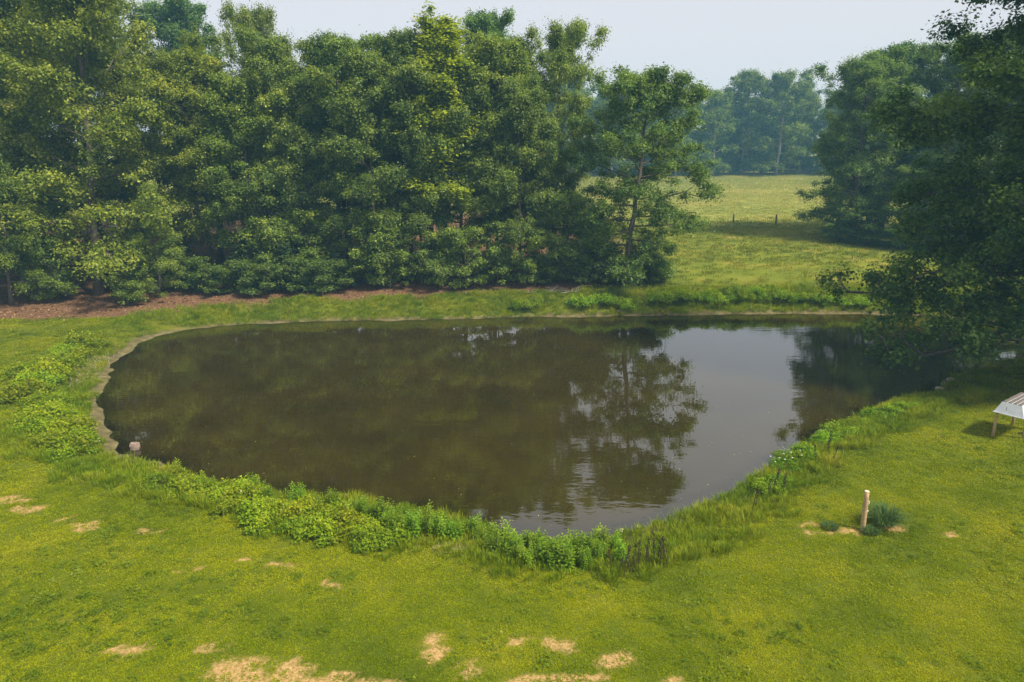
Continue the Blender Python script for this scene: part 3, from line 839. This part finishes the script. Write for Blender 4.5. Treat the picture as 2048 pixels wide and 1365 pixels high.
for row in range(3):
    for px_, py_ in along([(-5.55, 20.94), (-3.03, 19.59), (-1.21, 19.15), (0.48, 18.11), (1.83, 17.86), (3.17, 18.32)], .36, .16, rb):
        if row == 2 and (px_ < .2): continue
        if row < 1 and -1.9 < px_ < -.6: continue
        place_bush('leafy_weed', WEED, cnt, px_ + row * .12, py_ + row * .5, rb.uniform(.6, 1.0), rb.uniform(.8, 1.1), (.95, 1, 1),
                   'upright leafy green weed with lance leaves at the near edge of the pond', 'plant', 'upright weeds at the near edge of the pond'); cnt += 1
for px_, py_ in along([(-13.14, 24.3), (-9.42, 22.98), (-5.98, 22.02)], .8, .2, rb):
    place_bush('leafy_weed', WEED, cnt, px_, py_, rb.uniform(.6, .9), 1.0, (1.05, 1.05, 1),
               'upright leafy weed between the bramble band and the water', 'plant', 'upright weeds behind the brambles'); cnt += 1

# ------------------------------------------------------------------ dried dock stalks
def make_dock(seed, h):
    r = np.random.default_rng(seed); p = Parts()
    tip = np.array([r.normal(0, .10), r.normal(0, .06), h])
    s = np.linspace(0, 1, 6)[:, None]
    pts = tip * s + np.array([.02, .01, 0]) * np.sin(s * 3); pts[0, 2] = -.05
    p.tube(pts, np.linspace(.008, .004, 6), 5)
    for k in range(70):
        t = r.uniform(.32, 1); b = tip * t; a = r.uniform(0, 6.28); rr = .030 * (1.25 - t) + .014
        c = b + np.array([math.cos(a) * rr, math.sin(a) * rr, r.normal(0, .01)])
        q = .012 * r.uniform(.7, 1.3)
        V = c + np.array([(q, 0, 0), (-q, 0, 0), (0, q, 0), (0, -q, 0), (0, 0, q * 1.3), (0, 0, -q * 1.3)])
        p.add(V, F3=[(0, 2, 4), (2, 1, 4), (1, 3, 4), (3, 0, 4), (2, 0, 5), (1, 2, 5), (3, 1, 5), (0, 3, 5)])
    return p.mesh('dock_stalk', M['dock'])


DOCK = [make_dock(60 + i, .8) for i in range(4)]
for i, (dx_, dy_) in enumerate([(2.89, 17.57), (3.22, 17.28), (3.34, 17.33), (3.07, 17.39), (3.68, 17.63), (3.92, 17.69), (4.02, 17.57), (4.19, 17.81), (4.28, 17.87), (4.38, 17.81), (4.48, 17.87), (4.59, 17.75), (3.5, 17.51), (9.38, 22.65), (9.57, 22.9), (9.92, 22.79), (12.32, 25.58), (13.09, 26.31), (8.31, 21.4), (12.76, 25.21)]):
    d_ = obj('dock_stalk', DOCK[i % 4], None, (dx_, dy_, zat(dx_, dy_)))
    d_.rotation_euler = (0, 0, i * 1.9); k_ = .95 + .55 * ((i * 37) % 10) / 10; d_.scale = (k_, k_, k_)
    if i < 13: tag(d_, 'dark brown dried seed stalk in the cluster at the near edge of the pond', 'plant', 'dried stalks in the near cluster')
    else: tag(d_, 'dark brown dried seed stalk on the bank between the post and the water', 'plant', 'dried stalks on the bank by the post')


# ------------------------------------------------------------------ grass (uncountable)
def grass_mat(name, stops, loc_scale=.35):
    m, n, o = new_mat(name)
    oi = N(n, 'ShaderNodeObjectInfo')
    big = noise(n, oi.outputs['Location'], loc_scale, 4)
    f = math_(n, 'ADD', math_(n, 'MULTIPLY', attr(n, 'tint'), .45), math_(n, 'MULTIPLY', oi.outputs['Random'], .25))
    f = math_(n, 'ADD', f, math_(n, 'SUBTRACT', math_(n, 'MULTIPLY', big, 1.5), .62), True)
    leaf_shader(n, o, ramp(n, f, stops), .38, .004)
    return m


M['lawn'] = grass_mat('lawn_blades', [(0, (.045, .088, .003)), (.35, (.15, .21, .004)), (.65, (.26, .295, .005)), (1, (.38, .37, .014))])
M['long'] = grass_mat('long_grass_blades', [(0, (.06, .13, .006)), (.4, (.15, .23, .009)), (.7, (.25, .30, .014)), (1, (.42, .37, .05))], .5)
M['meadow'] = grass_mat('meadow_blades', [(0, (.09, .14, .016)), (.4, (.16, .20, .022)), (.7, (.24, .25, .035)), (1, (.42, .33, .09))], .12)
M['tussock'] = grass_mat('tussock_blades', [(0, (.05, .10, .03)), (.5, (.10, .17, .05)), (1, (.20, .27, .10))], .5)


def scatter(name, P, S, sources, label, cat):
    """one mesh of points; each point carries a tuft through geometry nodes"""
    k = len(P); r = np.random.default_rng(len(name))
    me = np_mesh(name, P, [], None, {'size': S, 'turn': np.stack([np.zeros(k), np.zeros(k), r.uniform(0, 6.28, k)], 1)})
    o_ = obj(name, me)
    g = bpy.data.node_groups.new(name, 'GeometryNodeTree')
    g.interface.new_socket('Geometry', in_out='INPUT', socket_type='NodeSocketGeometry')
    g.interface.new_socket('Geometry', in_out='OUTPUT', socket_type='NodeSocketGeometry')
    gi = g.nodes.new('NodeGroupInput'); go = g.nodes.new('NodeGroupOutput')
    ip = g.nodes.new('GeometryNodeInstanceOnPoints'); ip.inputs['Pick Instance'].default_value = True
    jn = g.nodes.new('GeometryNodeJoinGeometry')
    for s_ in sources:
        so = bpy.data.objects.new(name + '_tuft', s_)       # source shape only, not placed in the scene
        oi = g.nodes.new('GeometryNodeObjectInfo'); oi.inputs['Object'].default_value = so; oi.inputs['As Instance'].default_value = True
        g.links.new(oi.outputs['Geometry'], jn.inputs[0])
    a1 = g.nodes.new('GeometryNodeInputNamedAttribute'); a1.data_type = 'FLOAT'; a1.inputs['Name'].default_value = 'size'
    a2 = g.nodes.new('GeometryNodeInputNamedAttribute'); a2.data_type = 'FLOAT_VECTOR'; a2.inputs['Name'].default_value = 'turn'
    g.links.new(gi.outputs[0], ip.inputs['Points']); g.links.new(jn.outputs[0], ip.inputs['Instance'])
    g.links.new(a2.outputs['Attribute'], ip.inputs['Rotation']); g.links.new(a1.outputs['Attribute'], ip.inputs['Scale'])
    g.links.new(ip.outputs[0], go.inputs[0])
    md = o_.modifiers.new('scatter', 'NODES'); md.node_group = g
    tag(o_, label, cat, None, 'stuff')
    return o_


def candidates(n_, x0, x1, y0, y1, r, fov=0.83, margin=4):
    X = r.uniform(x0, x1, n_); Y = r.uniform(y0, y1, n_)
    k = np.abs(X) < Y * fov + margin
    return X[k], Y[k]


rs = np.random.default_rng(99)
# lawn: density falls with distance
LX, LY, LS = [], [], []
for y0, y1, dens, sz in ((9.5, 16, 85, 1.1), (16, 23, 52, 1.3), (23, 33, 26, 1.7), (33, 46, 13, 2.1), (46, 60, 8, 2.5)):
    A = 2 * (y1 * .83 + 4) * (y1 - y0)
    X, Y = candidates(int(A * dens), -(y1 * .83 + 4), y1 * .83 + 4, y0, y1, rs)
    d = sdf(X, Y)
    keep = (d > .9) & (rs.random(len(X)) > dirt_mask(X, Y) * .86) & (rs.random(len(X)) > litter_mask(X, Y) * 1.05)
    LX.append(X[keep]); LY.append(Y[keep]); LS.append(np.full(keep.sum(), sz) * rs.uniform(.7, 1.3, keep.sum()))
LX = np.concatenate(LX); LY = np.concatenate(LY); LS = np.concatenate(LS)
lawn_src = [make_tuft('lawn_tuft', 70 + i, 22, .11, .085, .021, M['lawn'], 1.3) for i in range(5)]
scatter('lawn_grass', np.stack([LX, LY, height(LX, LY)], 1), LS, lawn_src, 'short lime green mown grass and clover covering the lawn', 'grass')
# long grass in a belt round the water
X, Y = candidates(230000, -42, 50, 15, 62, rs)
d = sdf(X, Y)
belt = np.where(Y > 50, 4.2, np.where(X < -14, 3.4, np.where(X > 3, 2.7, 3.4))) + (fnoise(X, Y, 2.0, 14) - .5) * 2.5
near_w = np.where(Y < 34, 1.0, .38)
keep = (d > np.where((X < -14) & (Y < 50), .55 + (fnoise(X, Y, 1.0, 3) - .5) * 1.4, .12)) & (d < belt) & (rs.random(len(X)) < near_w) & (rs.random(len(X)) < smooth(-.3, .9, belt - d) * .95 + .05) & (rs.random(len(X)) > litter_mask(X, Y))
X, Y = X[keep], Y[keep]
S = rs.uniform(.5, 1.15, len(X)) * (0.55 + .7 * fnoise(X, Y, 1.6, 44)) * np.where(Y > 50, 1.25, 1.0)
long_src = [make_tuft('long_tuft', 80 + i, 20, .12, .55, .019, M['long'], .6) for i in range(4)]
scatter('long_grass', np.stack([X, Y, height(X, Y)], 1), S, long_src, 'tall yellow green grass fringing the pond', 'grass')
# meadow
X, Y = candidates(95000, -70, 175, 57, 214, rs, .9, 4)
keep = (rs.random(len(X)) > litter_mask(X, Y)) & (X > -4) & (sdf(X, Y) > 3.5)
X, Y = X[keep], Y[keep]
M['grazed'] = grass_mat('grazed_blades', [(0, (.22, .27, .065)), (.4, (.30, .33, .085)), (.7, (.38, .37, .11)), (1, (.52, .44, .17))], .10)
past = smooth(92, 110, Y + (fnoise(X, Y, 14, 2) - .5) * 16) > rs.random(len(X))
SZ = rs.uniform(.6, 1.3, len(X)) * (0.6 + Y / 170)
P3 = np.stack([X, Y, height(X, Y)], 1)
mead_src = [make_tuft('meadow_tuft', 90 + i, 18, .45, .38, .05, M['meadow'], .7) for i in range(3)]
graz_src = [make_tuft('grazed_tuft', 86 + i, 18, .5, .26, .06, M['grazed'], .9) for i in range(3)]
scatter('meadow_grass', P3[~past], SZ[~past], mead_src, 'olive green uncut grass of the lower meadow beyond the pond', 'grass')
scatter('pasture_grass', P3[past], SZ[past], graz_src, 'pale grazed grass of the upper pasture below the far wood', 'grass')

# broad-leaved weeds and clover patches in the lawn
X, Y = candidates(30000, -38, 38, 9.5, 46, rs)
keep = (sdf(X, Y) > 1.5) & (rs.random(len(X)) < .05 + .6 * smooth(.5, .72, fnoise(X, Y, 2.4, 66)) + .35 * smooth(-3, -9, X) * smooth(22, 16, Y)) & (dirt_mask(X, Y) < .5) & (litter_mask(X, Y) < .3)
X, Y = X[keep], Y[keep]
M['clover'] = grass_mat('clover_leaves', [(0, (.04, .09, .008)), (.4, (.10, .17, .011)), (.7, (.17, .24, .016)), (1, (.27, .32, .045))], .8)


def make_rosette(name, seed, nb, mat):
    r = np.random.default_rng(seed); a = r.uniform(0, 6.283, nb); q = .12 * np.sqrt(r.random(nb))
    P = np.stack([np.cos(a) * q, np.sin(a) * q, r.uniform(.02, .09, nb)], 1)
    V, F = leaf_quads(P, np.array([0, 0, 1.0]) + r.normal(0, .45, P.shape), .042, r)
    return np_mesh(name, V, F, mat, {'tint': np.repeat(np.clip(r.normal(.5, .2, nb), 0, 1), 4)})


scatter('lawn_clover', np.stack([X, Y, height(X, Y)], 1), rs.uniform(.6, 1.5, len(X)), [make_rosette('clover', 95 + i, 26, M['clover']) for i in range(3)], 'darker clover and broad leaved weeds patched through the lawn', 'clover')
# flecks of leaf and algae afloat near the shores
X, Y = candidates(9000, -30, 44, 19, 56, rs)
d = sdf(X, Y)
keep = (d < -.3) & (rs.random(len(X)) < np.exp((d + .3) / 1.6) * .5 + .012)
X, Y = X[keep], Y[keep]
V, F = leaf_quads(np.stack([X, Y, np.full(len(X), .012)], 1), np.array([0, 0, 1.0]) + rs.normal(0, .02, (len(X), 3)), .055, rs)
M['fleck'] = foliage_mat('floating_flecks', [(0, (.09, .10, .02)), (.6, (.20, .22, .05)), (1, (.45, .40, .22))], .1, .02)
tag(obj('floating_leaves', np_mesh('floating_leaves', V, F, M['fleck'], {'tint': np.repeat(rs.random(len(X)), 4)})), 'small leaves and algae flecks floating on the pond near its shores', 'leaves', kind='stuff')

# leaf litter flakes on the woodland floor
X, Y = candidates(60000, -60, 16, 44, 74, rs, .85, 4)
keep = rs.random(len(X)) < litter_mask(X, Y) * .6
X, Y = X[keep], Y[keep]
P = np.stack([X, Y, height(X, Y) + .03], 1)
V, F = leaf_quads(P, np.array([0, 0, 1.0]) + rs.normal(0, .35, P.shape), .17, rs)
M['litter'] = foliage_mat('fallen_leaves', [(0, (.06, .03, .016)), (.5, (.17, .09, .045)), (1, (.34, .21, .11))], .1, .03)
tag(obj('leaf_litter', np_mesh('leaf_litter', V, F, M['litter'], {'tint': np.repeat(rs.random(len(P)), 4)})), 'brown fallen leaves strewn over the floor of the wood', 'leaves', kind='stuff')

# small white wild flowers
fl = [(10.39, 24.89), (10.7, 25.26), (10.84, 25.08), (11.19, 25.2), (11.38, 25.8), (11.66, 25.44), (10.47, 25.6), (11.03, 25.67), (11.82, 25.98), (-25.49, 42.87), (-26.32, 42.17), (-9.57, 22.01), (-17.45, 26.89)]
M['petal'] = plain_mat('white_petals', (.72, .72, .66), (.8, .8, .74), 30, .8, 0)
pm = Parts()
pm.tube([(0, 0, -.03), (.01, 0, .3), (0, .01, .55)], [.004, .004, .003], 4)
stalk = pm.mesh('flower_stalk', M['weed'])
pm = Parts()
for k in range(9):
    a = k * 2.4; q = .05 * math.sqrt(k / 9)
    c = np.array([math.cos(a) * q, math.sin(a) * q, .555 - q * .2])
    V = c + .021 * np.array([(math.cos(t), math.sin(t), .2 * (t % 2)) for t in np.linspace(0, 6.28, 7)[:-1]])
    pm.add(V, [(0, 1, 2, 3), (0, 3, 4, 5)])
head = pm.mesh('flower_head', M['petal'])
for i, (fx, fy) in enumerate(fl):
    e = empty('white_flower', (fx, fy, zat(fx, fy)), i * 1.1); e.scale = (.55, .55, 1)
    obj('stalk', stalk, e); obj('flower_head', head, e)
    tag(e, 'small white umbel flower standing in the long grass of the pond bank', 'flower', 'white flowers on the pond bank')

# ------------------------------------------------------------------ wooden post with its grass tussock
px_, py_ = 11.4, 19.96
z0 = zat(px_, py_)
post = empty('wooden_post', (px_, py_, z0))
post.rotation_euler = (R_(-1), R_(-1.0), 0)
post.scale = (1.12, 1.12, 1.22)
pp = Parts()
hh = np.linspace(-.3, 1.12, 8)
pp.tube(np.stack([np.sin(hh * 2) * .006, hh * 0, hh], 1), [.073, .073, .072, .071, .072, .07, .069, .067], 14)
obj('shaft', pp.mesh('post_shaft', M['post'], True), post)
pp = Parts(); pp.tube([(.008, 0, 1.115), (.008, 0, 1.128)], [.064, .062], 14)
obj('sawn_top', pp.mesh('post_top', M['post_end']), post)
for zz_, s_ in ((.80, .10), (.56, .045)):
    pp = Parts(); pp.tube([(.070, -.02, zz_ + s_ / 2), (.088, -.022, zz_ + s_ / 4), (.088, -.022, zz_ - s_ / 4), (.070, -.02, zz_ - s_ / 2)], [.012] * 4, 6)
    obj('insulator', pp.mesh('insulator', M['plastic'], True), post)
tag(post, 'round tan wooden post standing in the lawn beside a coarse grass tussock', 'post')


def tussock(name, x, y, s, nb, h, label, seed):
    t = obj(name, make_tuft(name, seed, nb, .20, h, .022, M['tussock'], .95), None, (x, y, zat(x, y)))
    t.scale = (s * 1.2,) * 3
    return tag(t, label, 'grass clump')


tussock('grass_tussock', 12.21, 20.21, 1.0, 420, 1.0, 'tall blue green grass tussock beside the wooden post', 201)
tussock('grass_tussock', 11.56, 19.72, .8, 260, .45, 'short dark grass skirt round the foot of the wooden post', 202)
tussock('grass_tussock', 10.4, 20.08, .9, 240, .32, 'low dark grass island between bare soil patches by the post', 203)
# bright grass clumps at the near edge of the water
for i, (gx_, gy_, s_) in enumerate([(-5.69, 22.47, .9), (-6.3, 22.49, .7), (-5.15, 22.24, .75), (-7.6, 22.96, .6), (-3.79, 21.73, .6)]):
    t = obj('grass_clump', make_tuft('grass_clump', 210 + i, 300, .22, .85, .014, M['long'], .7), None, (gx_, gy_, zat(gx_, gy_)))
    t.scale = (s_ * 1.15,) * 3
    tag(t, 'fountain shaped yellow green grass clump at the water edge behind the brambles', 'grass clump', 'grass clumps at the near water edge')
# dead straw patch
sp = rs.normal(0, 1, (420, 2)) * np.array([.5, .2]) + np.array([-1.45, 18.77])
B = np.stack([sp[:, 0], sp[:, 1], height(sp[:, 0], sp[:, 1])], 1)
D = rs.normal(0, 1, (420, 3)); D[:, 2] = np.abs(D[:, 2]) * .35 + .1
V, F = blade_leaves(rs, B, D, rs.uniform(.15, .35, 420), np.full(420, .008), droop=.1)
M['straw'] = plain_mat('dead_straw', (.26, .20, .15), (.42, .35, .27), 3, .9, 0)
tag(obj('dead_straw', np_mesh('dead_straw', V, F, M['straw'])), 'patch of dead grey straw at the foot of the upright weeds', 'straw', kind='stuff')
sp = np.concatenate([along([(-24.26, 35.26), (-25.54, 39.78), (-25.87, 42.64)], .012, .28, rs)])
B = np.stack([sp[:, 0], sp[:, 1], height(sp[:, 0], sp[:, 1])], 1); k_ = len(B)
D = rs.normal(0, 1, (k_, 3)); D[:, 2] = np.abs(D[:, 2]) * .35 + .1
V, F = blade_leaves(rs, B, D, rs.uniform(.25, .55, k_), np.full(k_, .016), droop=.1)
tag(obj('dead_straw', np_mesh('dead_straw', V, F, M['straw'])), 'strip of dead grey straw between the bramble thicket and the muddy shore', 'straw', kind='stuff')


# ------------------------------------------------------------------ stones and block
def rock(seed, s, squash=(1, 1, .7), boxy=2.0):
    r = np.random.default_rng(seed)
    n1_, n2_ = 10, 7
    V = []
    for j in range(n2_ + 1):
        ph = math.pi * j / n2_
        for i in range(n1_):
            th = 2 * math.pi * i / n1_
            d = np.array([math.sin(ph) * math.cos(th), math.sin(ph) * math.sin(th), math.cos(ph)])
            d = d / (np.abs(d) ** boxy).sum() ** (1 / boxy)
            V.append(d * np.array(squash) * s * (1 + r.normal(0, .06)))
    F = [(j * n1_ + i, (j + 1) * n1_ + i, (j + 1) * n1_ + (i + 1) % n1_, j * n1_ + (i + 1) % n1_) for j in range(n2_) for i in range(n1_)]
    return np.array(V), F


M['block'] = plain_mat('grey_pink_stone', (.13, .115, .10), (.30, .21, .16), 9, .9, .6)
M['stone'] = plain_mat('pale_stone', (.30, .25, .18), (.46, .40, .30), 9, .9, .5)
V, F = rock(300, .185, (1, .85, .95), 6.0)
b_ = obj('stone_block', np_mesh('stone_block', V, np.array(F), M['block']), None, (-16.41, 27.63, .12)); b_.rotation_euler = (0, .04, .25)
tag(b_, 'squarish grey and pink stone block standing in the shallow water', 'stone')
for i, (sx_, sy_, s_, lab) in enumerate([(12.47, 27.57, .15, 'pale stone at the water edge below the post'), (11.45, 26.73, .17, 'pale stone at the water edge below the post'), (14.32, 29.32, .2, 'pale stone at the water edge below the post'),
                                         (-20.16, 30.42, .12, 'small pale stone on the muddy shore near the stone block'), (3.71, 20.73, .09, 'small pale stone on the mud spit near the dried stalks'), (4.31, 20.98, .10, 'small pale stone on the mud spit near the dried stalks'), (8.96, 55.17, .25, 'pale stone at the foot of the far bank bushes'), (24.31, 36.51, .2, 'pale stone on the shore under the overhanging tree'), (24.92, 36.89, .24, 'pale stone on the shore under the overhanging tree'), (23.53, 35.73, .17, 'pale stone on the shore under the overhanging tree')]):
    V, F = rock(310 + i, s_, (1.2, .9, .6), 2.6)
    b_ = obj('stone', np_mesh('stone', V, np.array(F), M['stone']), None, (sx_, sy_, zat(sx_, sy_) + s_ * .2)); b_.rotation_euler = (0, 0, i)
    tag(b_, lab, 'stone', {1: 'stones', }.get(0) or 'stones: ' + lab[:40])

# ------------------------------------------------------------------ fallen branches on the far bank
for i, (bx, by, L, rz) in enumerate([(2.46, 57.81, 3.4, .1), (4.34, 58.13, 2.6, 2.9), (5.11, 57.94, 2.2, .5), (3.58, 58.49, 1.8, 1.1)]):
    p_ = Parts(); r = np.random.default_rng(400 + i)
    s = np.linspace(-.5, .5, 7)
    zc = height(bx + s * L * math.cos(rz), by + s * L * math.sin(rz)) - zat(bx, by)
    pts = np.stack([s * L, r.normal(0, .06, 7), zc + .06 + np.abs(r.normal(0, .03, 7))], 1)
    p_.tube(pts, np.linspace(.06, .02, 7), 6)
    for k in range(4):
        q = pts[2 + k]; p_.tube([q, q + np.array([.3, r.normal(0, .3), .18]), q + np.array([.6, r.normal(0, .5), .28 + .15 * r.random()])], [.022, .015, .006], 5)
    b_ = obj('fallen_branch', p_.mesh('fallen_branch', M['pale_bark'], True), None, (bx, by, zat(bx, by))); b_.rotation_euler = (0, 0, rz)
    tag(b_, 'bleached fallen branch lying on the bank in front of the wood', 'branch', 'fallen branches in front of the wood')

# ------------------------------------------------------------------ far fence posts in the meadow
for i, (fx, fy, h_) in enumerate([(32.63, 101.86, 1.25), (38.02, 99.51, 1.45)]):
    p_ = Parts(); p_.tube([(0, 0, -.3), (.01, 0, h_ * .5), (0, .01, h_)], [.12, .115, .10], 8)
    b_ = obj('fence_post', p_.mesh('fence_post', M['old_wood'], True), None, (fx, fy, zat(fx, fy)))
    tag(b_, ['weathered meadow fence post, the one farther from the dark trees', 'weathered meadow fence post, the one closer to the dark trees'][i], 'post')

# ------------------------------------------------------------------ tube gate in the wood
gx_, gy_ = -43.32, 59.92
gate = empty('tube_gate', (gx_, gy_, zat(gx_, gy_)), .05)
for zz_ in (.3, .5, .68, .86, 1.25):
    p_ = Parts(); p_.tube([(0, 0, zz_), (3.6, 0, zz_)], [.022, .022], 6); obj('rail', p_.mesh('rail', M['metal'], True), gate)
for xx_ in (0, 1.8, 3.6):
    p_ = Parts(); p_.tube([(xx_, .03, 0.05 if 0 < xx_ < 3 else -.3), (xx_, .03, 1.28)], [.025 if 0 < xx_ < 3 else .05] * 2, 6); obj('upright', p_.mesh('upright', M['metal'], True), gate)
tag(gate, 'grey metal tube gate half hidden in the shade of the wood', 'gate')

# ------------------------------------------------------------------ white canopy on wooden posts
A = np.array([20.64, 27.57]); Bc = np.array([21.18, 26.83])
e1 = (Bc - A) / np.linalg.norm(Bc - A); Wd = 1.1
e2 = np.array([-e1[1], e1[0]])
if e2[0] < 0: e2 = -e2
Ld = 2.4
zc = zat(21.3, 27.6)
can = empty('post_canopy', (A[0], A[1], zc))
ang = math.atan2(e2[1], e2[0])
can.rotation_euler = (0, 0, ang)          # local x along the long side, local -y along the end face
hb, ht, ins = 1.15, 1.60, .19


def frus(x0, x1, y0, y1, z0_, z1_, ins_):
    return np.array([(x0, y0, z0_), (x1, y0, z0_), (x1, y1, z0_), (x0, y1, z0_), (x0 + ins_, y0 + ins_, z1_), (x1 - ins_, y0 + ins_, z1_), (x1 - ins_, y1 - ins_, z1_), (x0 + ins_, y1 - ins_, z1_)])


p_ = Parts(); p_.add(frus(0, Ld, -Wd, 0, hb, ht, ins), [(0, 3, 2, 1), (4, 5, 6, 7), (0, 1, 5, 4), (1, 2, 6, 5), (2, 3, 7, 6), (3, 0, 4, 7)])
shell = obj('shell', p_.mesh('shell', M['shell']), can)
p_ = Parts(); p_.box((Ld / 2, -Wd / 2, hb - .012), (Ld + .06, Wd + .06, .03)); obj('rim', p_.mesh('rim', M['shell']), can)
for k in range(4):
    wy_ = (Wd - 2 * ins) / 4
    p_ = Parts(); p_.box((Ld / 2, -ins - wy_ * (k + .5), ht + .012), (Ld - 2 * ins - .02, wy_ - .045, .024)); obj('roof_panel', p_.mesh('roof_panel', M['shingle']), can)
p_ = Parts(); p_.box((0.055, -.42, hb + .20), (.012, .012, .20)); obj('latch', p_.mesh('latch', M['old_wood']), can)
for lx, ly in ((.12, -.1), (.12, -Wd + .1), (Ld - .12, -.1), (Ld - .12, -Wd + .1)):
    if ly < -.5 and lx < 1: lx = .75
    p_ = Parts(); p_.tube([(lx, ly, -.35), (lx + .005, ly, .5), (lx, ly, hb - .03)], [.06, .058, .056], 10); obj('leg', p_.mesh('leg', M['post'], True), can)
tag(can, 'white tapered canopy with brown roof panels raised on wooden posts', 'canopy')
# white bucket under it
p_ = Parts(); p_.tube([(0, 0, 0.01), (0, 0, .12), (0, 0, .30)], [.11, .125, .14], 16)
bk = empty('bucket', (22.37, 27.68, zat(22.37, 27.68)))
obj('body', p_.mesh('bucket_body', M['plastic'], True), bk)
p_ = Parts(); th = np.linspace(0, math.pi, 9); p_.tube(np.stack([np.cos(th) * .145, th * 0, .28 + np.sin(th) * .12], 1), .004, 5); obj('handle', p_.mesh('bucket_handle', M['metal']), bk)
tag(bk, 'white plastic bucket on the grass under the raised canopy', 'bucket')

# ------------------------------------------------------------------ haze
p_ = Parts(); p_.box((0, 190, 27.0), (740, 560, 62))
m, n, o = new_mat('haze_air')
v = N(n, 'ShaderNodeVolumePrincipled')
v.inputs['Color'].default_value = (0.28, 0.64, 1.0, 1)
v.inputs['Density'].default_value = 0.0007
v.inputs['Anisotropy'].default_value = 0.0
n.links.new(v.outputs[0], o.inputs['Volume'])
hz = obj('haze', p_.mesh('haze', m))
tag(hz, 'thin blue smoke haze filling the air', 'haze', kind='stuff')
